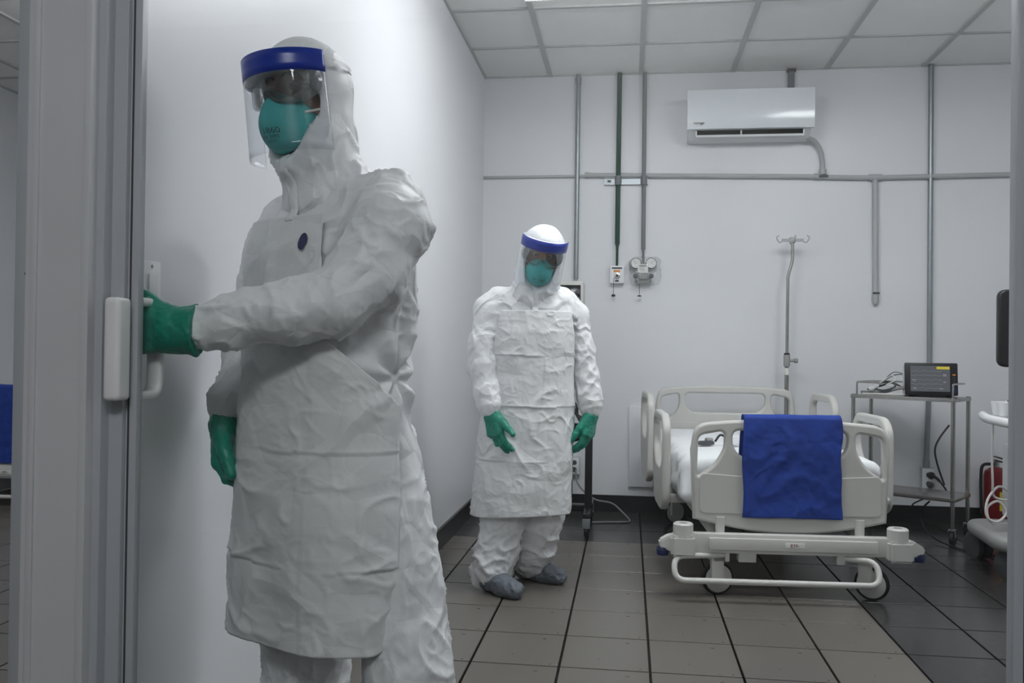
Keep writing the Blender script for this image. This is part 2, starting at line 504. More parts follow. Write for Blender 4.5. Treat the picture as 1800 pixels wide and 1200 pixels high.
ceiling_light(CX[1] + 0.26, CX[2] + 0.26, CY[3], CY[5], ROOM_LIGHT, 'surface mounted ceiling light panel over the person in front of the bed')
ceiling_light(CX[4], CX[5], CY[3], CY[5], ROOM_LIGHT, 'surface mounted ceiling light panel above the foot of the bed')
ceiling_light(NX[3], NX[4], NY[3], NY[5], NEXT_LIGHT, 'surface mounted ceiling light panel in the neighbouring room')
ceiling_light(-0.6, 0.6, -1.3, -0.7, CORRIDOR_LIGHT, 'surface mounted ceiling light panel in the corridor')

# door frame, sliding door, fixed panes
t1 = struct(box('trim_1', (-1.150, 1.555, 0), (-1.02, 1.68, CEIL), 'alu'), 'broad pale door post with stepped profile beside the sliding door', 'door post')
box('cover_strip', (-1.188, 1.575, 0), (-1.149, 1.68, CEIL), 'alu_grey', t1, 0.003)
box('wall_strip', (-1.205, 1.60, 0), (-1.187, 1.70, CEIL), 'alu_grey', t1, 0.002)
box('edge_strip', (-1.138, 1.550, 0), (-1.124, 1.60, CEIL), 'alu', t1, 0.002)
box('edge_strip', (-1.032, 1.549, 0), (-1.016, 1.60, CEIL), 'alu', t1, 0.002)
box('jamb_strip', (-1.021, 1.572, 0), (-1.000, 1.68, CEIL), 'alu_grey', t1, 0.002)
lathe('screw_head', [(0.0002, -0.0015), (0.0035, -0.001), (0.0035, 0.002)], 'ink', t1, 10, 'Y', (-1.163, 1.5755, 1.255))

d1 = struct(empty('door_1', (-1.018, DOOR_Y, 0)), 'white framed sliding glass door with bow handles', 'door')
def dl(x): return x + 1.018
link('stile', boxes_me('stile', [((0, -0.022, 0.01), (0.046, 0.022, 2.96)), ((0.0455, -0.010, 0.01), (0.068, 0.010, 2.96))], 0.002), 'alu_grey', d1)
link('stile', boxes_me('stile', [((dl(0.655), -0.014, 0.01), (dl(0.672), 0.014, 2.96)), ((dl(0.680), -0.022, 0.01), (dl(0.73), 0.022, 2.96))], 0.002), 'alu_grey', d1)
box('rail', (0.066, -0.020, 0.01), (dl(0.655), 0.020, 0.10), 'alu_grey', d1, 0.002)
box('rail', (0.066, -0.020, 2.88), (dl(0.655), 0.020, 2.96), 'alu_grey', d1, 0.002)
box('seal', (0.050, -0.0112, 0.10), (0.0535, 0.0112, 2.88), 'seal', d1)
box('seal', (dl(0.672), -0.010, 0.10), (dl(0.680), 0.010, 2.88), 'seal', d1)
box('pane', (0.069, -0.003, 0.10), (dl(0.656), 0.003, 2.88), 'glass', d1)
def bow_handle(side):
    s = side
    pts = fillet([(0.046, s * 0.020, 1.205), (0.046, s * 0.096, 1.205), (0.046, s * 0.096, 1.018), (0.046, s * 0.020, 1.018)], 0.03, 6)
    bm = bmesh.new()
    n = len(pts)
    rings = []
    for i, p in enumerate(pts):
        tv = (pts[min(i + 1, n - 1)] - pts[max(i - 1, 0)]).normalized()
        nv = Vector((1, 0, 0)); bv = tv.cross(nv)
        ring = []
        for k in range(14):
            a = 2 * math.pi * k / 14
            ca, sa = math.cos(a), math.sin(a)
            ring.append(bm.verts.new(p + nv * 0.0165 * math.copysign(abs(ca) ** 0.6, ca) + bv * 0.010 * math.copysign(abs(sa) ** 0.6, sa)))
        rings.append(ring)
    for A, B in zip(rings, rings[1:]):
        for k in range(14): bm.faces.new((A[k], A[(k + 1) % 14], B[(k + 1) % 14], B[k]))
    bm.faces.new(rings[0]); bm.faces.new(rings[-1])
    return link('handle', bm_done(bm, 'handle', 45), 'handle', d1)
me = box_me('handle', (0.0295, -0.066, 1.012), (0.0625, -0.020, 1.210), 0.011, 4)
link('handle', me, 'handle', d1)
bow_handle(1)
t2 = struct(box('trim_2', (0.745, 1.56, 0), (0.86, 1.68, CEIL), 'alu'), 'pale door post closing the glass on the far side', 'door post')
t3 = struct(box('trim_3', (NEXT_X, 1.56, 2.96), (RIGHT_X, 1.68, CEIL), 'alu'), 'pale head rail above the glass door, out of view', 'door head')
w1 = struct(box('window_1', (NEXT_X, 1.617, 0.02), (-1.19, 1.623, 2.96), 'glass'), 'fixed clear glass pane in front of the neighbouring room', 'glass pane')
w2 = struct(box('window_2', (0.86, 1.617, 0.02), (RIGHT_X, 1.623, 2.96), 'glass'), 'fixed clear glass pane beyond the far door post', 'glass pane')

# ------------------------------------------------------------------ wall services
def saddle(parent, x, z, r, vertical=True):
    if vertical:
        bm = bmesh.new()
        add_box(bm, (x - r * 2.6, BACK_Y - 0.004, z - 0.009), (x + r * 2.6, BACK_Y, z + 0.009))
        add_tube(bm, [(x, BACK_Y - r - 0.003, z - 0.009), (x, BACK_Y - r - 0.003, z + 0.009)], r + 0.003, 12)
    else:
        bm = bmesh.new()
        add_box(bm, (x - 0.009, BACK_Y - 0.004, z - r * 2.6), (x + 0.009, BACK_Y, z + r * 2.6))
        add_tube(bm, [(x - 0.009, BACK_Y - r - 0.003, z), (x + 0.009, BACK_Y - r - 0.003, z)], r + 0.003, 12)
    return link('clamp', bm_done(bm, 'clamp', 40), 'galv', parent)

def pipe(name, label, pts, r, material, joints=(), cat='pipe', clamps=()):
    base = Vector(pts[0])
    t = thing(name, label, cat, base)
    tube('tube', [Vector(p) - base for p in pts], r, material, t, 14)
    for p, q in joints:
        tube('coupling', [Vector(p) - base, Vector(q) - base], r * 1.28, material, t, 14)
    for (x, z, v) in clamps:
        c = saddle(t, x, z, r, v); c.location = -base
    return t

py = BACK_Y - 0.018
pipe('conduit', 'bright galvanised vertical conduit rising behind the head of the standing person', [(-0.371, py, CEIL - 0.002), (-0.371, py, 1.62)], 0.0165, 'galv', [((-0.371, py, 3.03), (-0.371, py, 2.99))])
pipe('gas_pipe', 'dark green vertical gas pipe with a thinner lower end', [(-0.083, py - 0.012, CEIL - 0.002), (-0.086, py - 0.012, 1.86)], 0.017, 'green')
pipe('gas_pipe', 'thin green lower gas pipe running down into the white outlet box', [(-0.086, py - 0.012, 1.862), (-0.087, py - 0.012, 1.70)], 0.009, 'green', [((-0.086, py - 0.012, 1.872), (-0.086, py - 0.012, 1.845))])
pipe('gas_pipe', 'grey vertical pipe running down to the twin gauges', [(0.090, py - 0.012, CEIL - 0.002), (0.093, py - 0.012, 1.825)], 0.0145, 'greypaint')
pipe('gas_pipe', 'thin grey lower pipe just above the twin gauges', [(0.093, py - 0.012, 1.827), (0.094, py - 0.012, 1.735)], 0.008, 'greypaint')
pipe('conduit', 'thin pale horizontal conduit running to the room corner', [(WALL_X + 0.002, py + 0.007, 2.342), (-0.318, py + 0.007, 2.342)], 0.010, 'paleconduit')
pipe('conduit', 'long pale horizontal conduit crossing the back wall under the air conditioner', [(-0.318, py, 2.347), (1.255, py, 2.318), (1.32, py, 2.312), (1.60, py, 2.305), (1.66, py, 2.305), (2.70, py, 2.318)], 0.0165, 'paleconduit',
     [((-0.318, py, 2.347), (-0.285, py, 2.347)), ((1.235, py, 2.318), (1.275, py, 2.316))])
# tee with the drop pipe
t = thing('drop_pipe', 'pale pipe hanging from a tee with a rounded end cap', 'pipe', (1.630, py, 1.46))
tube('tube', [(0, 0, 0.85), (0.008, 0, 0.05)], 0.0185, 'paleconduit', t, 14)
tube('tee_fitting', [(-0.04, 0, 0.846), (0.04, 0, 0.846)], 0.023, 'paleconduit', t, 14)
lathe('end_cap', [(0.002, -0.012), (0.014, -0.006), (0.022, 0.012), (0.022, 0.06)], 'paleconduit', t, 16, 'Z', (0.008, 0, 0.0))
box('strap', (-0.014, -0.022, 0.062), (0.030, -0.016, 0.075), 'darkgrey', t)
pipe('conduit', 'galvanised vertical conduit dropping behind the steel trolley to an outlet', [(1.981, py, CEIL - 0.002), (1.987, py, 0.98), (1.972, py, 0.385)], 0.0165, 'galv', [((1.973, py, 0.42), (1.972, py, 0.372))])
t = thing('supply_duct', 'dark grey pipe between the ceiling and the air conditioner', 'pipe', (1.078, py, 2.85))
box('duct', (-0.022, -0.014, 0.0), (0.020, 0.014, CEIL - 2.852), 'greypaint', t, 0.008)
box('collar', (-0.030, -0.016, CEIL - 2.872), (0.028, 0.016, CEIL - 2.853), 'darkgrey', t, 0.002)

# strut channel with two clamps
t = thing('strut_channel', 'short slotted metal strut holding the green and grey pipes', 'bracket', (-0.03, BACK_Y, 2.30))
link('channel', boxes_me('channel', [((-0.152, -0.008, -0.020), (0.152, 0.0, 0.030)), ((-0.152, -0.020, 0.024), (0.152, -0.008, 0.032)), ((-0.152, -0.020, -0.022), (0.152, -0.008, -0.014))]), 'galv', t)
box('slot', (-0.13, -0.0095, -0.003), (-0.105, -0.0078, 0.012), 'ink', t)
for x in (-0.055, 0.122):
    bm = bmesh.new()
    add_tube(bm, [(x, -0.030, -0.026), (x, -0.030, 0.036)], 0.0235, 14)
    add_lathe(bm, [(0.009, -0.062), (0.009, -0.050)], 10, 'Y', (x, 0, 0.004))
    link('clamp', bm_done(bm, 'clamp', 40), 'greypaint', t)

# air conditioner
t = thing('air_conditioner', 'white split air conditioner with a dark open louvre high on the wall', 'air conditioner', (0.785, BACK_Y, 2.555))
prof = [(0, 0.318), (-0.17, 0.318), (-0.195, 0.305), (-0.205, 0.27), (-0.207, 0.10), (-0.196, 0.058)]
def extr(name, prof, x0, x1, material, parent, bevel=0.0):
    bm = bmesh.new()
    A = [bm.verts.new((x0, p[0], p[1])) for p in prof]; B = [bm.verts.new((x1, p[0], p[1])) for p in prof]
    bm.faces.new(A); bm.faces.new(B[::-1])
    for i in range(len(prof)): bm.faces.new((A[i], A[i - 1], B[i - 1], B[i]))
    if bevel: bmesh.ops.bevel(bm, geom=bm.edges[:], offset=bevel, segments=2, affect='EDGES')
    return link(name, bm_done(bm, name, 35), material, parent)
extr('body', [(0, 0.31), (-0.16, 0.31), (-0.175, 0.28), (-0.175, 0.062), (-0.150, 0.052), (-0.112, 0.014), (-0.06, 0.0), (0, 0.0)], -0.40, 0.40, 'white', t, 0.006)
# gently bowed front panel
bm = bmesh.new()
nu, nv = 24, 14
g = []
for j in range(nv + 1):
    v = j / nv
    row = []
    for i in range(nu + 1):
        u = i / nu
        x = -0.412 + 0.824 * u
        y = -0.196 - 0.012 * math.sin(math.pi * v) ** 0.8 - 0.006 * (1 - (2 * u - 1) ** 2)
        row.append(bm.verts.new((x, y, 0.056 + 0.262 * v)))
    g.append(row)
for j in range(nv):
    for i in range(nu): bm.faces.new((g[j][i], g[j][i + 1], g[j + 1][i + 1], g[j + 1][i]))
ed = bmesh.ops.extrude_face_region(bm, geom=bm.faces[:])
for v_ in [e for e in ed['geom'] if isinstance(e, bmesh.types.BMVert)]: v_.co.y = -0.172
link('front_panel', bm_done(bm, 'front_panel', 40), 'ac', t)
rm = Matrix.Rotation(math.radians(38), 3, 'X')
bm = bmesh.new(); add_box(bm, (-0.352, -0.160, 0.016), (0.352, -0.148, 0.060))
link('outlet_slot', bm_done(bm, 'outlet_slot'), 'void', t)
bm = bmesh.new(); add_box(bm, (-0.352, -0.162, 0.006), (0.352, -0.157, 0.024), Matrix.Rotation(math.radians(-25), 3, 'X'), (0, -0.16, 0.02))
link('louvre', bm_done(bm, 'louvre'), 'white', t)
for x in (-0.35, -0.055, 0.35): box('louvre_pivot', (x - 0.004, -0.172, 0.016), (x + 0.004, -0.150, 0.050), 'white', t)
text_front('logo', 'mirage', 0.026, (-0.335, -0.2075, 0.094), 'ink', t)
box('display_sticker', (-0.408, -0.2035, 0.088), (-0.376, -0.2005, 0.116), 'white', t, 0.001)
t = thing('drain_hose', 'pale curved drain hose from the air conditioner down to the conduit', 'hose', (1.20, py, 2.57))
tube('hose', catmull([(-0.03, -0.06, 0.0), (0.03, -0.03, -0.02), (0.072, -0.005, -0.08), (0.088, 0, -0.16), (0.09, 0, -0.235)], 8), 0.0155, 'paleconduit', t, 12)
tube('coupling', [(0.09, 0, -0.205), (0.09, 0, -0.24)], 0.024, 'paleconduit', t, 14)
box('hose_clip', (0.060, -0.022, -0.262), (0.122, -0.016, -0.246), 'darkgrey', t, 0.002)

# gas outlet box with hanging cap
t = thing('gas_outlet', 'small white oxygen outlet box with a hanging black cap', 'wall outlet', (-0.085, BACK_Y, 1.588))
box('housing', (-0.048, -0.045, 0.0), (0.048, 0.0, 0.122), 'white', t, 0.004)
box('label', (-0.036, -0.0462, 0.100), (0.034, -0.0447, 0.111), 'ink', t)
box('label', (-0.024, -0.0462, 0.078), (0.020, -0.0447, 0.092), 'orange', t)
lathe('socket', [(0.021, 0), (0.021, -0.004), (0.014, -0.006), (0.014, -0.010), (0.004, -0.010)], 'chrome', t, 20, 'Y', (0, -0.045, 0.052))
lathe('socket_core', [(0.009, 0), (0.009, -0.0125), (0.001, -0.0125)], 'black', t, 16, 'Y', (0, -0.045, 0.052))
box('label', (-0.013, -0.0462, 0.010), (0.012, -0.0447, 0.025), 'darkgrey', t)
tube('chain', [(-0.022, -0.047, 0.035), (-0.024, -0.047, -0.03), (-0.024, -0.04, -0.075)], 0.0018, 'ink', t, 6)
lathe('cap', [(0.001, -0.010), (0.012, -0.009), (0.015, -0.002), (0.012, 0.005), (0.002, 0.008)], 'black', t, 16, 'Z', (-0.024, -0.04, -0.083))

# vacuum / air regulator with twin gauges inside a clear bag
t = thing('gauge_regulator', 'wall regulator with two round gauges under a clear plastic bag', 'regulator', (0.096, BACK_Y, 1.585))
box('housing', (-0.052, -0.05, 0.0), (0.052, 0.0, 0.075), 'midgrey', t, 0.006)
box('manifold', (-0.03, -0.07, 0.03), (0.03, -0.02, 0.10), 'midgrey', t, 0.006)
for s in (-1, 1):
    gobj = lathe('gauge', [(0.038, 0.0), (0.038, -0.026), (0.035, -0.030), (0.033, -0.026), (0.001, -0.026)], 'steel', t, 28, 'Y', (s * 0.052, -0.045, 0.140))
    lathe('dial', [(0.033, 0), (0.033, -0.002), (0.001, -0.002)], 'paper', gobj, 28, 'Y', (s * 0.052, -0.0715, 0.140))
    bm = bmesh.new(); add_box(bm, (s * 0.052 - 0.001, -0.0755, 0.135), (s * 0.052 + 0.001, -0.0745, 0.166), Matrix.Rotation(s * 0.8, 3, 'Y'), (s * 0.052, -0.075, 0.140))
    link('needle', bm_done(bm, 'needle'), 'ink', gobj)
    lathe('knob', [(0.015, 0), (0.015, -0.02), (0.010, -0.024), (0.001, -0.024)], 'darkgrey', t, 18, 'Y', (s * 0.055, -0.048, 0.052))
    lathe('screw', [(0.006, 0), (0.006, -0.004), (0.001, -0.005)], 'ink', t, 12, 'Y', (s * 0.046, -0.048, 0.016))
box('paper_label', (-0.040, -0.0775, 0.074), (0.030, -0.0765, 0.132), 'paper', t)
box('label_print', (-0.030, -0.0782, 0.118), (0.020, -0.0774, 0.124), 'ink', t)
for k in range(4): box('label_print', (-0.030, -0.0782, 0.084 + k * 0.008), (0.012 - 0.006 * (k % 2), -0.0774, 0.0865 + k * 0.008), 'midgrey', t)
box('outlet_mark', (-0.012, -0.0512, 0.048), (0.016, -0.0497, 0.058), 'ink', t)
tube('chain', [(-0.026, -0.052, 0.004), (-0.026, -0.05, -0.078)], 0.0018, 'ink', t, 6)
lathe('cap', [(0.001, -0.006), (0.014, -0.005), (0.014, 0.002), (0.002, 0.005)], 'black', t, 16, 'Z', (-0.026, -0.048, -0.083))

# blank wall cover, outlets, switch
t = thing('wall_cover', 'tall blank white cover plate on the wall beside the bed head', 'wall plate', (0.095, BACK_Y, 0.18))
box('plate', (-0.085, -0.028, 0.0), (0.085, 0.0, 0.555), 'wall', t, 0.004)
box('back_box', (-0.080, -0.012, -0.004), (0.088, 0.0, 0.552), 'midgrey', t)
def outlet(name, label, x, z, w, h):
    t = thing(name, label, 'outlet', (x, BACK_Y, z))
    box('back_box', (-w / 2, -0.045, 0), (w / 2, 0, h), 'paleconduit', t, 0.003)
    box('cover', (-w / 2 + 0.003, -0.049, 0.003), (w / 2 - 0.003, -0.044, h - 0.003), 'white', t, 0.002)
    for zz in (0.3, 0.7):
        lathe('socket', [(0.017, 0), (0.017, -0.003), (0.001, -0.003)], 'darkgrey', t, 16, 'Y', (0, -0.0485, h * zz))
    return t
outlet('wall_outlet', 'white surface outlet box under the conduit behind the trolley', 1.978, 0.225, 0.085, 0.145)
outlet('wall_outlet', 'white surface outlet box low on the wall behind the standing person', -0.365, 0.255, 0.075, 0.120)
t = thing('power_plug', 'black round plug pushed into the outlet behind the trolley', 'plug', (1.99, BACK_Y - 0.05, 0.325))
lathe('plug_body', [(0.022, 0.0), (0.024, -0.018), (0.014, -0.034), (0.002, -0.036)], 'black', t, 18, 'Y', (0, 0, 0))
tube('cord', catmull([(0.005, -0.034, 0), (0.03, -0.05, -0.02), (0.07, -0.06, -0.075), (0.085, -0.05, -0.10)], 6), [0.010] * 8 + [0.006] * 11, 'cable_black', t, 8)
t = thing('power_plug', 'dark grey lower plug in the outlet behind the trolley', 'plug', (1.985, BACK_Y - 0.05, 0.262))
lathe('plug_body', [(0.020, 0.0), (0.022, -0.018), (0.012, -0.03), (0.002, -0.032)], 'darkgrey', t, 18, 'Y', (0, 0, 0))

t = thing('light_switch', 'white light switch plate on the side wall above the green glove', 'switch', (WALL_X, 1.803, 1.245))
box('plate', (0, -0.038, -0.058), (0.007, 0.038, 0.058), 'white', t, 0.003)
box('rocker', (0.006, -0.016, -0.034), (0.011, 0.016, 0.030), 'handle', t, 0.002)
lathe('screw', [(0.004, 0), (0.004, 0.001), (0.001, 0.0015)], 'midgrey', t, 10, 'X', (0.007, 0, 0.046))

# ------------------------------------------------------------------ hospital bed
def end_board(name, W, ztop, zbot, dip, holes=True):
    """moulded bed end: arched top, two corner hand holes, wide middle opening, sagging lower edge"""
    h = W / 2
    out = []
    n = 24
    top = [(-h + 0.0, ztop - 0.14), (-h + 0.03, ztop - 0.035), (-h + 0.15, ztop - 0.008), (0, ztop + 0.004), (h - 0.15, ztop - 0.008), (h - 0.03, ztop - 0.035), (h, ztop - 0.14)]
    topc = [(p.x, p.y) for p in catmull([(x, z, 0) for x, z in top], 8)]
    bot = [(h - 0.015, zbot)] + [(h - 0.015 - (W - 0.03) * k / 16, zbot - dip * math.sin(math.pi * k / 16) ** 1.0) for k in range(1, 16)] + [(-h + 0.015, zbot)]
    out = topc + bot
    hs = []
    for s in (-1, 1):
        pts = [(s * (h - 0.036), ztop - 0.075), (s * (h - 0.155), ztop - 0.052), (s * (h - 0.155), ztop - 0.13), (s * (h - 0.115), ztop - 0.205), (s * (h - 0.030), ztop - 0.268)]
        hs.append(fil2(pts, [0.03, 0.03, 0.03, 0.04, 0.02], 6))
    c = [(-h + 0.192, ztop - 0.050), (h - 0.192, ztop - 0.050), (h - 0.192, ztop - 0.125), (h - 0.235, ztop - 0.175), (-h + 0.235, ztop - 0.175), (-h + 0.192, ztop - 0.125)]
    hs.append(fil2(c, 0.035, 6))
    return plate_me(name, out, hs, 0.045, 0.013)

def side_rail_me(L, z0, z1):
    out = fil2([(0.0, z0 + 0.05), (0.0, z1 - 0.06), (0.07, z1), (L - 0.07, z1), (L, z1 - 0.06), (L, z0 + 0.16), (L - 0.12, z0), (0.10, z0)], 0.05, 6)
    hole = fil2([(0.05, z1 - 0.21), (0.05, z1 - 0.07), (0.09, z1 - 0.045), (L - 0.09, z1 - 0.045), (L - 0.05, z1 - 0.07), (L - 0.05, z1 - 0.18), (L - 0.14, z1 - 0.27), (0.14, z1 - 0.27)], 0.04, 6)
    return plate_me('side_rail', out, [hole], 0.040, 0.012, 'YZ')

BED_ROT = math.radians(3.6)
def make_bed(loc, label, full=True):
    t = thing('hospital_bed', label, 'bed', loc, BED_ROT, 'hospital beds')
    fb = link('footboard', end_board('footboard', 0.905, 0.808, 0.345, 0.062), 'bed', t)
    fb.location = (0, 0.0, 0)
    # raised lower field on the footboard
    panel = fil2([(-0.41, 0.56), (-0.41, 0.375), (0.41, 0.375), (0.41, 0.56), (0.0, 0.535)], 0.03, 5)
    link('panel', plate_me('panel', panel, [], 0.006, 0.002), 'bed', fb).location = (0, -0.024, 0)
    hb = link('headboard', end_board('headboard', 0.905, 0.898, 0.42, 0.03), 'bed', t)
    hb.location = (0, 1.74, 0)
    panel = fil2([(-0.41, 0.665), (-0.41, 0.47), (0.41, 0.47), (0.41, 0.665), (0.0, 0.645)], 0.03, 5)
    link('panel', plate_me('panel', panel, [], 0.006, 0.002), 'bed', hb).location = (0, -0.024, 0)
    link('frame', boxes_me('frame', [((-0.42, 0.03, 0.36), (0.42, 1.72, 0.42)), ((-0.36, 0.05, 0.27), (-0.30, 1.70, 0.33)), ((0.30, 0.05, 0.27), (0.36, 1.70, 0.33)),
          ((-0.36, 0.35, 0.30), (0.36, 0.42, 0.36)), ((-0.36, 1.25, 0.30), (0.36, 1.32, 0.36))], 0.004), 'bed_metal', t)
    for s in (-1, 1):
        tube('post', [(s * 0.315, -0.02, 0.27), (s * 0.315, -0.02, 0.36)], 0.022, 'bed_metal', t, 12)
    # bumper beam
    link('bumper_beam', boxes_me('bumper_beam', [((-0.46, -0.085, 0.205), (0.46, -0.035, 0.292))], 0.006), 'bed_metal', t)
    box('beam_cover', (-0.375, -0.098, 0.222), (0.375, -0.082, 0.276), 'bed_metal', t, 0.004)
    lab = box('rating_label', (-0.035, -0.1000, 0.239), (0.050, -0.0978, 0.262), 'paper', t, 0.0006)
    text_front('lettering', '839-', 0.022, (0.006, -0.1004, 0.2495), 'red', lab)
    for s in (-1, 1):
        bm = bmesh.new()
        add_box(bm, (s * 0.482 - 0.055 - 0.012, -0.125, 0.188), (s * 0.482 + 0.055 - 0.012, -0.025, 0.285))
        bmesh.ops.bevel(bm, geom=bm.edges[:], offset=0.012, segments=2, affect='EDGES')
        add_lathe(bm, [(0.046, 0.25), (0.046, 0.332), (0.040, 0.338), (0.020, 0.338), (0.018, 0.30), (0.001, 0.30)], 24, 'Z', (s * 0.478 - 0.012, -0.075, 0))
        cb = link('corner_bumper', bm_done(bm, 'corner_bumper', 40), 'bed_metal', t)
        bm = bmesh.new()
        prof = [(0.52, 0.205), (0.52, 0.285), (0.545, 0.283), (0.586, 0.258), (0.589, 0.238), (0.586, 0.228)]
        A = [bm.verts.new((s * x - 0.012, -0.105, z)) for x, z in prof]; B = [bm.verts.new((s * x - 0.012, -0.045, z)) for x, z in prof]
        bm.faces.new(A); bm.faces.new(B[::-1])
        for i in range(len(prof)): bm.faces.new((A[i], A[i - 1], B[i - 1], B[i]))
        bmesh.ops.bevel(bm, geom=bm.edges[:], offset=0.006, segments=2, affect='EDGES')
        link('bumper_arm', bm_done(bm, 'bumper_arm', 40), 'bed_metal', cb)
        lathe('roller', [(0.003, 0.186), (0.026, 0.190), (0.028, 0.205), (0.028, 0.222), (0.024, 0.228), (0.003, 0.229)], 'navy', cb, 20, 'Z', (s * 0.570 - 0.012, -0.075, 0))
    # stirrup pedal bar
    pts = fillet([(-0.30, -0.06, 0.192), (-0.535, -0.11, 0.192), (-0.535, -0.16, 0.096), (0.365, -0.16, 0.096), (0.365, -0.11, 0.192), (0.22, -0.06, 0.192)], [0, 0.06, 0.06, 0.06, 0.06, 0], 8)
    tube('pedal_bar', pts, 0.0135, 'bed_metal', t, 12)
    for lo_, hi_ in (((-0.24, -0.08, 0.165), (-0.16, -0.03, 0.208)), ((-0.30, -0.08, 0.165), (-0.28, -0.04, 0.208)), ((0.20, -0.08, 0.165), (0.235, -0.03, 0.208))):
        box('bracket', lo_, hi_, 'bed_metal', t, 0.004)
    for (x, y, rz) in ((-0.335, -0.05, 0.25), (0.335, -0.05, -0.55), (-0.335, 1.62, 0.45), (0.335, 1.62, -0.3)):
        w = empty('caster'); w.parent = t; w.location = (x, y, 0); w.rotation_euler = (0, 0, rz)
        lathe('tyre', [(0.060, -0.012), (0.070, -0.015), (0.076, -0.008), (0.076, 0.008), (0.070, 0.015), (0.060, 0.012)], 'rubber', w, 28, 'Y', (0.02, 0.03, 0.076))
        lathe('wheel_disc', [(0.001, -0.020), (0.050, -0.020), (0.064, -0.014), (0.064, 0.014), (0.050, 0.020), (0.001, 0.020)], 'bed_metal', w, 28, 'Y', (0.02, 0.03, 0.076))
        link('fork', boxes_me('fork', [((-0.03, -0.022, 0.06), (0.03, 0.004, 0.24)), ((-0.025, -0.022, 0.16), (0.03, 0.05, 0.24))], 0.006), 'bed_metal', w)
    # side rails, two a side
    me_f, me_h = side_rail_me(0.52, 0.335, 0.815), side_rail_me(0.52, 0.345, 0.875)
    for s in (-1, 1):
        a = link('side_rail', me_f, 'bed', t); a.location = (s * (0.545 if s < 0 else 0.505), 0.14, 0)
        b = link('side_rail', me_h, 'bed', t); b.location = (s * (0.545 if s < 0 else 0.505), 1.00, 0)
        for (yy) in (0.32, 1.26):
            link('rail_arm', boxes_me('rail_arm', [((min(s * 0.42, s * 0.53), yy, 0.36), (max(s * 0.42, s * 0.53), yy + 0.05, 0.40)), ((min(s * 0.515, s * 0.53), yy, 0.36), (max(s * 0.515, s * 0.53), yy + 0.05, 0.50))], 0.004), 'bed_metal', t)
    return t

BED_LOC = (0.742, 4.22, 0.0)
bed = make_bed(BED_LOC, 'pale grey hospital bed with moulded end boards in the middle of the room')
nbed = copy_tree(bed)
nbed.location = (-4.16, 5.55, 0); nbed.rotation_euler = (0, 0, 0)
nbed['label'] = 'pale hospital bed of the neighbouring room cut by the picture edge'

# ------------------------------------------------------------------ implicit-surface toolkit (people, bedding, gloves)
rng = np.random.RandomState(11)
_perm = rng.permutation(256).astype(np.int64)
_grad = rng.normal(size=(256, 3)); _grad /= np.linalg.norm(_grad, axis=1)[:, None]

def pnoise(p, seed=0):
    p = np.asarray(p, dtype=np.float64) + seed * 17.31
    i = np.floor(p).astype(np.int64); f = p - i
    u = f * f * f * (f * (f * 6 - 15) + 10)
    r = np.zeros(len(p))
    for dx in (0, 1):
        wx = u[:, 0] if dx else 1 - u[:, 0]
        for dy in (0, 1):
            wy = u[:, 1] if dy else 1 - u[:, 1]
            for dz in (0, 1):
                wz = u[:, 2] if dz else 1 - u[:, 2]
                h = _perm[(_perm[(_perm[(i[:, 0] + dx) & 255] + i[:, 1] + dy) & 255] + i[:, 2] + dz) & 255]
                g = _grad[h]
                r += wx * wy * wz * (g[:, 0] * (f[:, 0] - dx) + g[:, 1] * (f[:, 1] - dy) + g[:, 2] * (f[:, 2] - dz))
    return r

def crease(p, f, seed=0, warp=0.35):
    """folded-cloth relief: sharp ridge lines between flat facets, about -0.5..0.5"""
    w = np.stack([pnoise(p * f * 0.7, seed + 5), pnoise(p * f * 0.7, seed + 6), pnoise(p * f * 0.7, seed + 7)], 1)
    n = pnoise(p * f + w * warp * 2, seed)
    return 0.5 - np.minimum(np.abs(n) * 2.6, 1.0)

def folds(p, f, seed=0, width=0.07, warp=0.3):
    """narrow fold ridges that fade in and out over smooth cloth, 0..1"""
    w = np.stack([pnoise(p * f * 0.8, seed + 5), pnoise(p * f * 0.8, seed + 6), pnoise(p * f * 0.8, seed + 7)], 1)
    n = pnoise(p * f + w * warp * 2, seed)
    m_ = np.clip(0.45 + 2.2 * pnoise(p * f * 0.6, seed + 9), 0, 1)
    return np.exp(-np.abs(n) / width) * m_

def facets(p, f, seed=0, warp=0.25, sharp=0.75):
    """crumpled sheet: flat facets meeting in sharp fold lines, 0 at the folds up to about 1"""
    p = p * f
    if warp:
        p = p + warp * 2 * np.stack([pnoise(p * 0.6, seed + 5), pnoise(p * 0.6, seed + 6), pnoise(p * 0.6, seed + 7)], 1)
    i = np.floor(p).astype(np.int64)
    f1 = np.full(len(p), 9.0); f2 = np.full(len(p), 9.0)
    for dx in (-1, 0, 1):
        for dy in (-1, 0, 1):
            for dz in (-1, 0, 1):
                c = i + np.array([dx, dy, dz])
                h = _perm[(_perm[(_perm[(c[:, 0] + seed * 7) & 255] + c[:, 1]) & 255] + c[:, 2]) & 255]
                q = c + 0.5 + 0.45 * _grad[h]
                d = np.linalg.norm(p - q, axis=1)
                m_ = d < f1
                f2 = np.where(m_, f1, np.minimum(f2, d)); f1 = np.where(m_, d, f1)
    return np.minimum((f2 - f1) * 1.2, sharp)

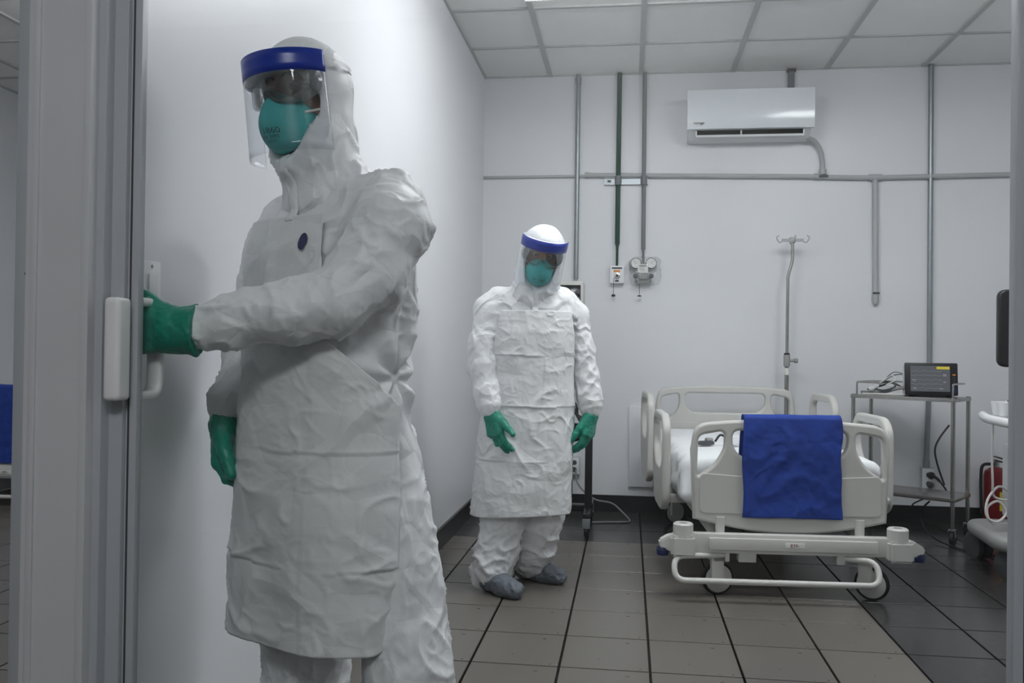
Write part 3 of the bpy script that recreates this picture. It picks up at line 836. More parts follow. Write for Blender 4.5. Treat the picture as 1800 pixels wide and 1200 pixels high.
def surface_nets(vals, lo, h):
    nx, ny, nz = vals.shape
    acc = np.zeros((nx - 1, ny - 1, nz - 1, 3), np.float32); cnt = np.zeros((nx - 1, ny - 1, nz - 1), np.float32)
    cs = [(a, b, c) for a in (0, 1) for b in (0, 1) for c in (0, 1)]
    def V(c): return vals[c[0]:nx - 1 + c[0], c[1]:ny - 1 + c[1], c[2]:nz - 1 + c[2]]
    for a in cs:
        for ax in range(3):
            if a[ax]: continue
            b = list(a); b[ax] = 1
            va, vb = V(a), V(b)
            cr_ = (va < 0) != (vb < 0)
            d = va - vb
            t = np.where(cr_, va / np.where(d == 0, 1, d), 0)
            for k in range(3):
                acc[..., k] += np.where(cr_, a[k] + (t if k == ax else 0), 0)
            cnt += cr_
    mask = cnt > 0
    idx = -np.ones(mask.shape, np.int64)
    idx[mask] = np.arange(mask.sum())
    cell = np.argwhere(mask)
    verts = (cell + acc[mask] / cnt[mask][:, None]) * h + np.asarray(lo)
    s = vals < 0
    faces = []
    for ax in range(3):
        sl0 = [slice(None)] * 3; sl1 = [slice(None)] * 3
        sl0[ax] = slice(0, -1); sl1[ax] = slice(1, None)
        A, B = s[tuple(sl0)], s[tuple(sl1)]
        e = np.argwhere(A != B)
        o1, o2 = [(1, 2), (2, 0), (0, 1)][ax]
        n = np.array(mask.shape)
        ok = (e[:, o1] > 0) & (e[:, o2] > 0) & (e[:, o1] < n[o1]) & (e[:, o2] < n[o2])
        e = e[ok]
        inside = A[e[:, 0], e[:, 1], e[:, 2]]
        def c(d1, d2):
            q = e.copy(); q[:, o1] += d1; q[:, o2] += d2
            return idx[q[:, 0], q[:, 1], q[:, 2]]
        q = np.stack([c(-1, -1), c(0, -1), c(0, 0), c(-1, 0)], 1)
        q[~inside] = q[~inside][:, ::-1]
        faces.append(q)
    return verts, np.concatenate(faces)

def sdf_mesh(fn, lo, hi, h):
    lo = np.asarray(lo, float); hi = np.asarray(hi, float)
    n = np.ceil((hi - lo) / h).astype(int) + 1
    ax = [lo[k] + h * np.arange(n[k]) for k in range(3)]
    S = 4                                    # coarse pass first: only cells near the surface are sampled finely
    nc = (n + S - 1) // S
    axc = [lo[k] + h * (S * np.arange(nc[k]) + (S - 1) / 2) for k in range(3)]
    Pc = np.stack([q.ravel() for q in np.meshgrid(*axc, indexing='ij')], 1)
    dc = np.empty(len(Pc))
    for k in range(0, len(Pc), 200000): dc[k:k + 200000] = fn(Pc[k:k + 200000])
    dc = dc.reshape(nc)
    vals = dc.repeat(S, 0).repeat(S, 1).repeat(S, 2)[:n[0], :n[1], :n[2]].astype(np.float32)
    near = np.argwhere(np.abs(vals) < h * S * 2.2)
    Pn = lo + near * h
    out = np.empty(len(Pn), np.float32)
    for k in range(0, len(Pn), 200000): out[k:k + 200000] = fn(Pn[k:k + 200000])
    vals[near[:, 0], near[:, 1], near[:, 2]] = out
    v, f = surface_nets(vals, lo, h)
    for _ in range(2):                      # pull the points onto the surface
        d = fn(v); g = sdf_grad(fn, v)
        v = v - np.clip(d, -h, h)[:, None] * g
    return v, f

def sdf_grad(fn, v, e=0.002):
    g = np.stack([fn(v + np.eye(3)[k] * e) - fn(v - np.eye(3)[k] * e) for k in range(3)], 1)
    return g / np.maximum(np.linalg.norm(g, axis=1), 1e-9)[:, None]

def smin(a, b, k):
    h = np.clip(0.5 + 0.5 * (b - a) / k, 0, 1)
    return b + (a - b) * h - k * h * (1 - h)

def capsule(p, a, b, ra, rb):
    a = np.asarray(a, float); b = np.asarray(b, float)
    ab = b - a
    t = np.clip(((p - a) @ ab) / (ab @ ab), 0, 1)
    return np.linalg.norm(p - a - t[:, None] * ab, axis=1) - (ra + (rb - ra) * t)

def chain(p, pts, rad, k=0.0):
    d = None
    for i in range(len(pts) - 1):
        e = capsule(p, pts[i], pts[i + 1], rad[i], rad[i + 1])
        d = e if d is None else (smin(d, e, k) if k else np.minimum(d, e))
    return d

def ellipsoid(p, c, r):
    q = (p - np.asarray(c)) / np.asarray(r)
    return (np.linalg.norm(q, axis=1) - 1) * min(r)

def np_mesh(name, v, f):
    me = bpy.data.meshes.new(name)
    v = np.asarray(v, np.float32); f = np.asarray(f, np.int32)
    k = f.shape[1]
    me.vertices.add(len(v)); me.vertices.foreach_set('co', v.ravel())
    me.loops.add(f.size); me.loops.foreach_set('vertex_index', f.ravel())
    me.polygons.add(len(f)); me.polygons.foreach_set('loop_start', np.arange(0, f.size, k, dtype=np.int32))
    me.polygons.foreach_set('use_smooth', np.ones(len(f), bool))
    me.update(calc_edges=True); me.validate()
    return me

def grid_faces(nu, nv):
    i = np.arange(nu - 1)[:, None] * nv + np.arange(nv - 1)[None, :]
    return np.stack([i, i + nv, i + nv + 1, i + 1], -1).reshape(-1, 4)

def sheet_obj(name, pts, material, parent, thick=0.0018):
    """pts: (nu, nv, 3) cloth sheet given real thickness"""
    nu, nv = pts.shape[:2]
    o = link(name, np_mesh(name, pts.reshape(-1, 3), grid_faces(nu, nv)), material, parent)
    md = o.modifiers.new('thickness', 'SOLIDIFY'); md.thickness = thick; md.offset = 0
    return o

# ------------------------------------------------------------------ bedding
Rb = Matrix.Rotation(BED_ROT, 3, 'Z')
def rounded_box(p, c, hs, r):
    q = np.abs(p - np.asarray(c)) - (np.asarray(hs) - r)
    return np.linalg.norm(np.maximum(q, 0), axis=1) + np.minimum(q.max(1), 0) - r
def mattress_fn(p): return rounded_box(p, (0.0, 0.885, 0.50), (0.455, 0.810, 0.115), 0.05)
v, f = sdf_mesh(mattress_fn, (-0.55, -0.03, 0.34), (0.55, 1.78, 0.68), 0.018)
g = sdf_grad(mattress_fn, v)
side = np.clip(1 - np.abs(g[:, 2]) * 1.2, 0, 1)
amp = 0.028 * side + 0.004
v = v + g * (amp * (crease(v * np.array([1, 1, 0.4]), 8, 3) + 0.25) + 0.006 * crease(v, 20, 4) * side)[:, None]
low = np.clip((0.50 - v[:, 2]) / 0.12, 0, 1) * side
v[:, 0] += np.sign(v[:, 0]) * low * np.where(v[:, 0] > 0, 0.085, 0.03)
mt = tag(link('mattress', np_mesh('mattress', v, f), 'sheet'), 'mattress under a loose white sheet on the nearer bed', 'mattress')
mt.location = BED_LOC; mt.rotation_euler = (0, 0, BED_ROT)
m2 = mt.copy(); COL.objects.link(m2); m2.location = nbed.location; m2.rotation_euler = (0, 0, 0)
m2['label'] = 'white sheeted mattress on the bed of the neighbouring room'

# blue drape over the footboard: front fall, over the top, short back fall
def drape(loc, rotz, w, zt, zb, zback, dy, seed, label):
    nu, nv = 34, 76
    path = []
    for z in np.linspace(zb, zt - 0.02, 52): path.append((-dy, z))
    for a in np.linspace(0.15, math.pi - 0.15, 10): path.append((-dy * math.cos(a), zt - 0.02 + 0.022 * math.sin(a)))
    for z in np.linspace(zt - 0.02, zback, 14): path.append((dy, z))
    path = np.array(path)
    P = np.zeros((nu, len(path), 3))
    for i in range(nu):
        u = i / (nu - 1) - 0.5
        P[i, :, 0] = u * w + 0.004 * np.sin(path[:, 1] * 18 + u) - 0.003 * (u > 0.45) * np.sin(path[:, 1] * 31)
        P[i, :, 1] = path[:, 0]; P[i, :, 2] = path[:, 1]
    q = P.reshape(-1, 3)
    n = crease(q * np.array([1, 2, 0.8]), 9, seed) * 0.010 + crease(q, 26, seed + 2) * 0.003 + 0.008
    fall = np.clip((zt - 0.01 - q[:, 2]) / 0.1, 0.1, 1)
    q[:, 1] += np.sign(q[:, 1]) * np.abs(n) * fall
    q[:, 2] += 0.004 * pnoise(q * 12, seed)
    o = tag(sheet_obj('blue_drape', P, 'blue', None, 0.003), label, 'cloth', 'blue cloths over bed ends')
    o.location = loc; o.rotation_euler = (0, 0, rotz)
    return o
c0 = Vector(BED_LOC) + Rb @ Vector((0.005, 0, 0))
drape(c0, BED_ROT, 0.445, 0.832, 0.362, 0.60, 0.031, 1, 'folded royal blue cloth hanging over the footboard of the nearer bed')
drape((-4.16, 5.55, 0), 0, 0.60, 0.832, 0.30, 0.60, 0.031, 5, 'royal blue cloth on the bed of the neighbouring room')

# clear bag pulled over the twin-gauge regulator
reg = [o for o in COL.objects if o.name.startswith('gauge_regulator')][0]
def bag_fn(p): return rounded_box(p, (0.012, -0.052, 0.088), (0.108, 0.046, 0.100), 0.04)
v, f = sdf_mesh(bag_fn, (-0.14, -0.14, -0.04), (0.16, 0.03, 0.23), 0.008)
g = sdf_grad(bag_fn, v)
v = v + g * (0.014 * (facets(v, 16, 2) - 0.5) + 0.008 * folds(v, 22, 3))[:, None]
v[:, 1] = np.minimum(v[:, 1], -0.003)
link('plastic_bag', np_mesh('plastic_bag', v, f), 'bag', reg)

# bed remote with its cord lying on the sheet
t = thing('bed_remote', 'small dark handset with a short cord lying on the white sheet', 'remote', Vector(BED_LOC) + Rb @ Vector((-0.28, 0.62, 0.622)), 0.5)
box('handset', (-0.055, -0.022, 0.0), (0.035, 0.022, 0.024), 'darkgrey', t, 0.012)
box('grip', (-0.01, -0.016, 0.020), (0.032, 0.016, 0.040), 'midgrey', t, 0.010)
tube('cord', catmull([(0.05, 0, 0.02), (0.10, 0.02, 0.05), (0.14, -0.01, 0.02), (0.18, 0.01, 0.012), (0.23, -0.02, 0.010)], 6), 0.006, 'cable_black', t, 8)
t = thing('cable_connector', 'white round cable connector lying on the white sheet beside the handset', 'connector', Vector(BED_LOC) + Rb @ Vector((-0.13, 0.62, 0.624)), 0.2)
lathe('connector_body', [(0.004, 0.0), (0.026, 0.006), (0.030, 0.03), (0.024, 0.05), (0.004, 0.056)], 'white', t, 20)
tube('lead', catmull([(0.02, 0, 0.01), (0.06, -0.02, 0.012), (0.10, 0.01, 0.008)], 6), 0.007, 'cable_black', t, 8)

# ------------------------------------------------------------------ IV pole behind the bed
t = thing('iv_pole', 'cranked steel infusion pole with four hooks behind the bed head', 'iv pole', (1.045, 6.06, 0))
tube('lower_tube', [(0, 0, 0.05), (0, 0, 1.05)], 0.0145, 'steel', t, 14)
tube('upper_tube', catmull([(0, 0, 1.0), (0.002, 0, 1.55), (0.004, 0, 1.63), (0.026, 0, 1.72), (0.030, 0, 1.76), (0.030, 0, 1.86)], 8), 0.0105, 'steel', t, 12)
lathe('collar', [(0.018, 1.03), (0.022, 1.04), (0.022, 1.10), (0.018, 1.11)], 'midgrey', t, 18)
lathe('collar_ring', [(0.019, 1.108), (0.019, 1.120)], 'black', t, 18)
lathe('clamp_knob', [(0.010, 0.0), (0.010, 0.025), (0.016, 0.028), (0.016, 0.05), (0.010, 0.053)], 'midgrey', t, 16, 'X', (0.02, 0, 1.07))
lathe('label_sleeve', [(0.0152, 0.975), (0.0152, 1.02)], 'paper', t, 16)
bm = bmesh.new()
add_box(bm, (0.012, -0.018, 1.855), (0.048, 0.018, 1.892))
for s in (-1, 1): add_box(bm, (0.03 + min(0, s * 0.07), -0.006, 1.862), (0.03 + max(0, s * 0.07), 0.006, 1.882))
link('hook_head', bm_done(bm, 'hook_head'), 'paleconduit', t)
for s in (-1, 1):
    tube('hook', catmull([(0.03 + s * 0.06, 0, 1.872), (0.03 + s * 0.082, -0.006, 1.855), (0.03 + s * 0.098, -0.012, 1.868), (0.03 + s * 0.104, -0.012, 1.890), (0.03 + s * 0.090, -0.012, 1.902)], 6), 0.0045, 'paleconduit', t, 8)
    tube('hook', catmull([(0.03, s * 0.02, 1.872), (0.03, s * 0.06, 1.852), (0.03, s * 0.09, 1.866), (0.03, s * 0.094, 1.895)], 6), 0.0045, 'paleconduit', t, 8)
for k in range(5):
    a = 2 * math.pi * k / 5 + 0.3
    rr = 0.10
    tube('leg', [(0, 0, 0.075), (rr * math.cos(a), rr * math.sin(a), 0.045)], 0.012, 'steel', t, 10)
    lathe('caster', [(0.001, -0.012), (0.022, -0.010), (0.024, 0), (0.022, 0.010), (0.001, 0.012)], 'rubber', t, 16, 'X', (rr * math.cos(a), rr * math.sin(a), 0.025))

# ------------------------------------------------------------------ stainless trolley
TA = math.radians(-35.0)
t = thing('steel_trolley', 'stainless steel two shelf trolley on casters beside the bed', 'trolley', (1.9025, 5.50, 0), TA)
W_, D_ = 0.59, 0.30     # local x: -W..0, y: 0..D
def tl(x, y): return (-W_ + x, y)
for (x, y) in ((-W_, 0), (0, 0), (-W_, D_), (0, D_)):
    lg = tube('leg', [(x, y, 0.09), (x, y, 0.868)], 0.0125, 'steel', t, 12)
    w = lathe('caster', [(0.001, -0.014), (0.036, -0.014), (0.042, -0.008), (0.042, 0.008), (0.036, 0.014), (0.001, 0.014)], 'rubber', t, 22, 'X', (x, y + 0.012, 0.042))
    link('caster_fork', boxes_me('caster_fork', [((x - 0.020, y - 0.015, 0.045), (x - 0.016, y + 0.02, 0.085)), ((x + 0.016, y - 0.015, 0.045), (x + 0.020, y + 0.02, 0.085)), ((x - 0.020, y - 0.018, 0.082), (x + 0.020, y + 0.018, 0.094))], 0.001), 'chrome', t)
for z, nm in ((0.852, 'shelf'), (0.262, 'shelf')):
    link(nm, boxes_me(nm, [((-W_ - 0.012, -0.012, z + 0.008), (0.012, D_ + 0.012, z + 0.012)), ((-W_ - 0.012, -0.014, z - 0.010), (0.012, -0.010, z + 0.012)), ((-W_ - 0.012, D_ + 0.010, z - 0.010), (0.012, D_ + 0.014, z + 0.012)),
         ((-W_ - 0.014, -0.012, z - 0.010), (-W_ - 0.010, D_ + 0.012, z + 0.012)), ((0.010, -0.012, z - 0.010), (0.014, D_ + 0.012, z + 0.012))], 0.001), 'steel', t)
tube('guard_rail', fillet([(-W_ + 0.02, 0.004, 0.864), (-W_ + 0.02, 0.004, 0.945), (-W_ + 0.02, D_ - 0.004, 0.945), (-0.02, D_ - 0.004, 0.945), (-0.02, 0.06, 0.945), (-0.02, 0.06, 0.864)], 0.008, 4), 0.0055, 'steel', t, 10)
tube('guard_rail', [(-W_ + 0.02, 0.004, 0.942), (-W_ + 0.16, 0.004, 0.942)], 0.0045, 'steel', t, 8)

def tloc(x, y, z):
    c, s = math.cos(TA), math.sin(TA)
    return Vector((1.9025 + c * x - s * y, 5.50 + s * x + c * y, z))

# patient monitor
t = thing('patient_monitor', 'black framed patient monitor with a yellow alarm bar on the trolley', 'monitor', tloc(-0.165, 0.13, 0.866), math.radians(-6))
mw, mh = 0.302, 0.205
rx = Matrix.Rotation(math.radians(-7), 4, 'X')
def mon(name, lo, hi, material, parent=t, bev=0.0):
    me = box_me(name, lo, hi, bev); me.transform(rx); return link(name, me, material, parent)
mon('rear_case', (-mw / 2 + 0.004, -0.002, 0.006), (mw / 2 - 0.000, 0.085, mh - 0.004), 'white', t, 0.012)
bz = mon('bezel', (-mw / 2, -0.020, 0.006), (mw / 2, 0.0, mh), 'black', t, 0.008)
sc_ = mon('screen', (-mw / 2 + 0.032, -0.0215, 0.028), (mw / 2 - 0.046, -0.0195, mh - 0.020), 'screen', bz)
mon('alarm_bar', (0.030, -0.0226, mh - 0.040), (mw / 2 - 0.048, -0.0210, mh - 0.024), 'yellow', sc_)
for k in range(5):
    y0 = 0.048 + k * 0.026
    bm = bmesh.new()
    pts = [(-mw / 2 + 0.036 + 0.0012 * i, -0.0225, y0 + 0.006 * math.sin(i * 0.16 + k) * math.exp(-((i % 46 - 20) / 9.0) ** 2)) for i in range(0, 150, 3)]
    add_tube(bm, pts, 0.0007, 5)
    me = bm_done(bm, 'trace'); me.transform(rx); link('trace', me, 'trace', sc_)
for (x, z, s_, tx) in ((-0.095, 0.045, 0.016, '98'), (0.055, 0.045, 0.013, '36.5'), (0.075, 0.128, 0.02, '80'), (0.075, 0.085, 0.016, '97'), (-0.10, 0.095, 0.02, '72')):
    me = text_me('reading', tx, s_); me.transform(rx @ Matrix.Translation((x, -0.0222, z)) @ Matrix.Rotation(math.pi / 2, 4, 'X')); link('reading', me, 'trace', sc_)
mon('button', (mw / 2 - 0.032, -0.0216, 0.128), (mw / 2 - 0.014, -0.0195, 0.136), 'orange', bz)
for k in range(4): mon('button', (mw / 2 - 0.030, -0.0216, 0.068 + k * 0.015), (mw / 2 - 0.018, -0.0195, 0.073 + k * 0.015), 'darkgrey', bz)
bm = bmesh.new(); add_lathe(bm, [(0.015, 0), (0.014, -0.008), (0.001, -0.009)], 20, 'Y', (mw / 2 - 0.023, -0.020, 0.036))
me = bm_done(bm, 'knob', 40); me.transform(rx); link('knob', me, 'navy', bz)
link('foot', boxes_me('foot', [((-mw / 2 + 0.03, 0.0, 0.0), (-mw / 2 + 0.06, 0.08, 0.012)), ((mw / 2 - 0.06, 0.0, 0.0), (mw / 2 - 0.03, 0.08, 0.012))]), 'black', t)

# heaped leads on the trolley
def lead(name, label, pts, r, material, group='patient leads heaped on the trolley'):
    base = Vector(pts[0])
    return tag(tube(name, [p - base for p in catmull(pts, 8)], r, material, None, 8), label, 'cable', group)
def put(o, loc): o.location = loc
specs = [('dark grey lead coiled at the back of the trolley top', 'darkgrey', 0.0065, 0), ('pale grey lead arching up to the monitor', 'cable', 0.0045, 1), ('thin white lead looped over the others', 'cable_white', 0.0035, 2),
         ('thick grey hose lying along the trolley edge', 'cable', 0.009, 3), ('thin black lead arching highest to the monitor', 'cable_black', 0.0025, 4), ('flat pale ribbon of leads lying lowest', 'cable_white', 0.0055, 5)]
for lab, mt_, r_, k in specs:
    if k in (1, 4): pl = [(-0.50, 0.10, 0.880), (-0.46, 0.13, 0.915), (-0.40, 0.16, 0.945 + 0.012 * (k == 4)), (-0.33, 0.17, 0.950), (-0.26, 0.17, 0.935), (-0.20, 0.17, 0.93)]
    elif k == 0: pl = [(-0.53, 0.08, 0.886), (-0.48, 0.16, 0.90), (-0.40, 0.13, 0.916), (-0.36, 0.07, 0.90), (-0.42, 0.03, 0.886), (-0.50, 0.07, 0.898), (-0.44, 0.17, 0.918), (-0.35, 0.15, 0.90), (-0.31, 0.10, 0.884)]
    elif k == 2: pl = [(-0.47, 0.05, 0.90), (-0.43, 0.10, 0.930), (-0.39, 0.12, 0.945), (-0.37, 0.09, 0.925), (-0.41, 0.06, 0.905), (-0.34, 0.09, 0.90), (-0.28, 0.12, 0.89)]
    elif k == 3: pl = [(-0.56, 0.05, 0.876), (-0.49, 0.035, 0.876), (-0.42, 0.05, 0.878), (-0.36, 0.06, 0.89), (-0.31, 0.07, 0.897), (-0.285, 0.10, 0.886)]
    else: pl = [(-0.54, 0.02, 0.871), (-0.46, 0.016, 0.872), (-0.40, 0.02, 0.872), (-0.32, 0.06, 0.872), (-0.27, 0.13, 0.872)]
    wp = [tloc(x_, y_, 0.868 + (z_ - 0.868) * (1.55 if k != 5 else 1.0)) for x_, y_, z_ in pl]
    o = lead('patient_lead', lab, wp, r_, mt_); o.location = wp[0]
t = thing('sensor_clip', 'small white sensor clip on top of the heaped leads', 'sensor', tloc(-0.475, 0.030, 0.900), TA + 0.4)
bm = bmesh.new(); add_box(bm, (-0.03, -0.014, 0.0), (0.035, 0.014, 0.026), Matrix.Rotation(-0.5, 3, 'Y'), (0, 0, 0.01))
bmesh.ops.bevel(bm, geom=bm.edges[:], offset=0.006, segments=2, affect='EDGES')
link('clip_body', bm_done(bm, 'clip_body', 40), 'white', t)
box('clip_lever', (-0.028, -0.010, -0.014), (0.0, 0.010, 0.0), 'midgrey', t, 0.003)

# cables of the trolley
def cable(name, label, pts, r, material, cat='cable', group=None):
    o = tag(tube(name, catmull([Vector(p) - Vector(pts[0]) for p in pts], 8), r, material, None, 8), label, cat, group)
    o.location = pts[0]
    return o
cable('trailing_cable', 'black power cord bowed beside the near trolley leg', [(1.915, 5.60, 0.70), (1.86, 5.60, 0.62), (1.835, 5.60, 0.55), (1.85, 5.60, 0.46), (1.89, 5.60, 0.34)], 0.006, 'cable_black')
cable('trailing_cable', 'black cord knotted under the lower trolley shelf and trailing to the floor', [(1.82, 5.70, 0.245), (1.76, 5.70, 0.215), (1.74, 5.70, 0.195), (1.79, 5.70, 0.18), (1.84, 5.70, 0.225), (1.80, 5.70, 0.18), (1.79, 5.69, 0.10), (1.82, 5.60, 0.03), (1.88, 5.42, 0.008), (1.96, 5.30, 0.008), (2.04, 5.22, 0.008)], 0.005, 'cable_black')

# ------------------------------------------------------------------ fire extinguisher
t = thing('fire_extinguisher', 'dark red fire extinguisher with a yellow label on the floor by the wall', 'fire extinguisher', (2.365, 6.07, 0))
lathe('cylinder', [(0.060, 0.0), (0.072, 0.006), (0.074, 0.02), (0.074, 0.345), (0.066, 0.375), (0.040, 0.395), (0.022, 0.402)], 'red', t, 28)
lathe('valve', [(0.018, 0.40), (0.018, 0.44), (0.010, 0.446)], 'steel', t, 16)
link('lever', boxes_me('lever', [((-0.010, -0.09, 0.440), (0.010, 0.03, 0.448)), ((-0.010, -0.10, 0.462), (0.010, 0.03, 0.470))], 0.002), 'black', t)
tube('hose', catmull([(-0.015, 0, 0.42), (-0.08, 0, 0.41), (-0.092, 0, 0.33), (-0.090, 0, 0.18), (-0.088, 0, 0.10)], 8), 0.010, 'rubber', t, 10)
bm = bmesh.new()
cols = []
for i in range(9):
    a = math.radians(-95 + i * 10)
    cols.append([bm.verts.new((0.0752 * math.cos(a), 0.0752 * math.sin(a), z)) for z in (0.13, 0.25)])
for a_, b_ in zip(cols, cols[1:]): bm.faces.new((a_[0], b_[0], b_[1], a_[1]))
link('label', bm_done(bm, 'label'), 'yellow', t)

# ------------------------------------------------------------------ ultrasound machine
t = thing('ultrasound_machine', 'wheeled ultrasound machine with dark screen cut off by the door post', 'medical machine', (2.12, 4.90, 0))
out = fil2([(-0.315, -0.29), (0.315, -0.29), (0.27, 0.30), (-0.27, 0.30)], 0.12, 8)
me = plate_me('base', out, [], 0.075, 0.03, 'XY'); me.transform(Matrix.Translation((0, 0, 0.185)))
link('base', me, 'midgrey', t)
for (x, y, rz) in ((-0.20, -0.22, 0.5), (0.20, -0.22, 0.3), (-0.19, 0.25, 0.2), (0.19, 0.25, -0.3)):
    w = empty('caster'); w.parent = t; w.location = (x, y, 0); w.rotation_euler = (0, 0, rz)
    for s in (-1, 1):
        lathe('wheel', [(0.001, -0.018), (0.055, -0.018), (0.074, -0.012), (0.077, 0.0), (0.074, 0.012), (0.055, 0.018), (0.001, 0.018)], 'darkgrey', w, 28, 'X', (s * 0.028, 0.02, 0.077))
    box('caster_hood', (-0.030, -0.045, 0.07), (0.030, 0.055, 0.160), 'black', w, 0.015)
col = box('column', (-0.075, -0.02, 0.24), (0.16, 0.28, 0.64), 'white', t, 0.02)
box('lift_column', (-0.070, -0.03, 0.60), (0.12, 0.20, 0.80), 'midgrey', t, 0.012)
box('column_badge', (-0.058, -0.034, 0.665), (-0.030, -0.028, 0.70), 'darkgrey', t)
# control panel with bumper ring
out = fil2([(-0.23, -0.20), (0.23, -0.20), (0.20, 0.16), (-0.20, 0.16)], 0.10, 8)
me = plate_me('console', out, [], 0.055, 0.02, 'XY'); me.transform(Matrix.Translation((0.03, -0.06, 0.84)) @ Matrix.Rotation(math.radians(9), 4, 'X'))
con = link('console', me, 'white', t)
out = fil2([(-0.205, -0.18), (0.205, -0.18), (0.18, 0.14), (-0.18, 0.14)], 0.085, 8)
me = plate_me('key_panel', out, [], 0.010, 0.004, 'XY'); me.transform(Matrix.Translation((0.03, -0.06, 0.84)) @ Matrix.Rotation(math.radians(9), 4, 'X') @ Matrix.Translation((0, 0, 0.031)))
kp = link('key_panel', me, 'black', con)
rot9 = Matrix.Translation((0.03, -0.06, 0.84)) @ Matrix.Rotation(math.radians(9), 4, 'X')
for j in range(5):
    for i in range(9):
        me = box_me('key', (-0.16 + i * 0.036, -0.14 + j * 0.05, 0.034), (-0.136 + i * 0.036, -0.118 + j * 0.05, 0.042), 0.002, 1)
        me.transform(rot9); link('key', me, 'darkgrey', kp)
pts = fillet([(-0.24, 0.10, 0.80), (-0.285, -0.06, 0.795), (-0.25, -0.31, 0.785), (0.31, -0.31, 0.785), (0.34, -0.06, 0.795), (0.30, 0.10, 0.80)], 0.10, 8)
tube('bumper_ring', pts, 0.024, 'white', t, 12)
for (x, y) in ((-0.225, -0.05), (-0.235, -0.15)):
    h_ = lathe('probe_holder', [(0.022, 0.815), (0.030, 0.86), (0.033, 0.885), (0.027, 0.885), (0.02, 0.83)], 'white', t, 18, 'Z', (x, y, 0))
box('hook', (-0.12, -0.30, 0.715), (-0.085, -0.27, 0.775), 'white', t, 0.008)
lathe('hook_end', [(0.004, 0.70), (0.022, 0.705), (0.024, 0.715), (0.018, 0.722)], 'white', t, 16, 'Z', (-0.115, -0.285, 0))
tube('monitor_arm', catmull([(0.04, 0.14, 0.80), (0.05, 0.16, 0.95), (0.05, 0.10, 1.05), (0.04, 0.02, 1.20)], 6), 0.028, 'white', t, 12)
lathe('arm_joint', [(0.002, 0.935), (0.034, 0.94), (0.038, 0.96), (0.034, 0.985), (0.002, 0.99)], 'midgrey', t, 18, 'Z', (0.02, 0.0, 0))
out = fil2([(-0.27, -0.20), (0.27, -0.20), (0.27, 0.20), (-0.27, 0.20)], 0.045, 8)
me = plate_me('display', out, [], 0.045, 0.012, 'XZ'); me.transform(Matrix.Translation((0.035, -0.06, 1.262)))
dsp = link('display', me, 'black', t)
box('screen', (-0.185, -0.0845, 1.105), (0.26, -0.0822, 1.425), 'screen_off', dsp)
for k in range(3): box('screen_text', (-0.17 , -0.0854, 1.365 - k * 0.018), (-0.12 + 0.01 * k, -0.0843, 1.369 - k * 0.018), 'trace', dsp)
box('screen_text', (-0.172, -0.0854, 1.165), (-0.164, -0.0843, 1.171), 'trace', dsp)
c1 = [(1.775, 4.66, 0.785), (1.775, 4.665, 0.62), (1.785, 4.68, 0.48), (1.80, 4.70, 0.40), (1.87, 4.70, 0.385), (1.88, 4.72, 0.42), (1.82, 4.70, 0.45), (1.76, 4.68, 0.38), (1.755, 4.67, 0.30), (1.81, 4.68, 0.275), (1.86, 4.70, 0.32), (1.82, 4.70, 0.375),
      (1.765, 4.69, 0.345), (1.768, 4.68, 0.285), (1.80, 4.68, 0.262), (1.86, 4.72, 0.258), (1.92, 4.78, 0.26)]
cable('probe_cable', 'white probe cable hanging in loops from the ultrasound machine', [(x + 0.065, y + 0.11, z) for x, y, z in c1], 0.0062, 'cable_white')

# ------------------------------------------------------------------ ventilator on a rolling stand behind the standing person
t = thing('ventilator_stand', 'ventilator on a black rolling stand half hidden behind the standing person', 'medical machine', (-0.36, 5.52, 0))
box('head_unit', (-0.10, 0.02, 1.20), (0.075, 0.24, 1.555), 'bed', t, 0.012)
box('screen', (-0.085, 0.014, 1.36), (0.058, 0.021, 1.53), 'screen_off', t, 0.003)
for k in range(3): box('button', (0.028, 0.010, 1.385 + k * 0.045), (0.052, 0.016, 1.41 + k * 0.045), 'darkgrey', t, 0.002)
box('humidifier', (-0.05, -0.02, 0.74), (0.012, 0.10, 0.86), 'white', t, 0.008)
box('humidifier_cap', (-0.045, -0.015, 0.858), (0.008, 0.09, 0.885), 'navy', t, 0.008)
tube('pole', [(0.0, 0.10, 0.12), (0.0, 0.10, 1.22)], 0.018, 'steel', t, 14)
box('post', (0.10, -0.03, 0.08), (0.145, 0.02, 0.64), 'black', t, 0.004)
box('cross_bar', (-0.12, -0.03, 0.62), (0.145, 0.02, 0.665), 'black', t, 0.004)
link('base', boxes_me('base', [((-0.28, -0.24, 0.105), (-0.235, 0.34, 0.145)), ((0.10, -0.24, 0.105), (0.145, 0.34, 0.145)), ((-0.28, 0.06, 0.105), (0.145, 0.14, 0.145))], 0.005), 'black', t)
for (x, y) in ((-0.258, -0.22), (0.123, -0.22), (-0.258, 0.32), (0.123, 0.32)):
    w = lathe('caster', [(0.001, -0.014), (0.040, -0.014), (0.046, -0.008), (0.046, 0.008), (0.040, 0.014), (0.001, 0.014)], 'rubber', t, 22, 'X', (x, y, 0.046))
    link('caster_plate', boxes_me('caster_plate', [((x - 0.024, y - 0.045, 0.062), (x + 0.024, y - 0.035, 0.12)), ((x - 0.018, y - 0.02, 0.06), (x + 0.018, y + 0.02, 0.112))], 0.002), 'galv', t)
tube('breathing_hose', catmull([(0.01, 0.0, 0.78), (0.06, -0.04, 0.70), (0.10, -0.05, 0.62), (0.05, -0.05, 0.57), (-0.02, -0.04, 0.56)], 8), 0.011, 'rubber', t, 10)
tube('breathing_hose', catmull([(0.0, 0.0, 0.60), (0.04, -0.04, 0.585), (0.08, -0.05, 0.60), (0.11, -0.04, 0.66)], 8), 0.008, 'rubber', t, 10)
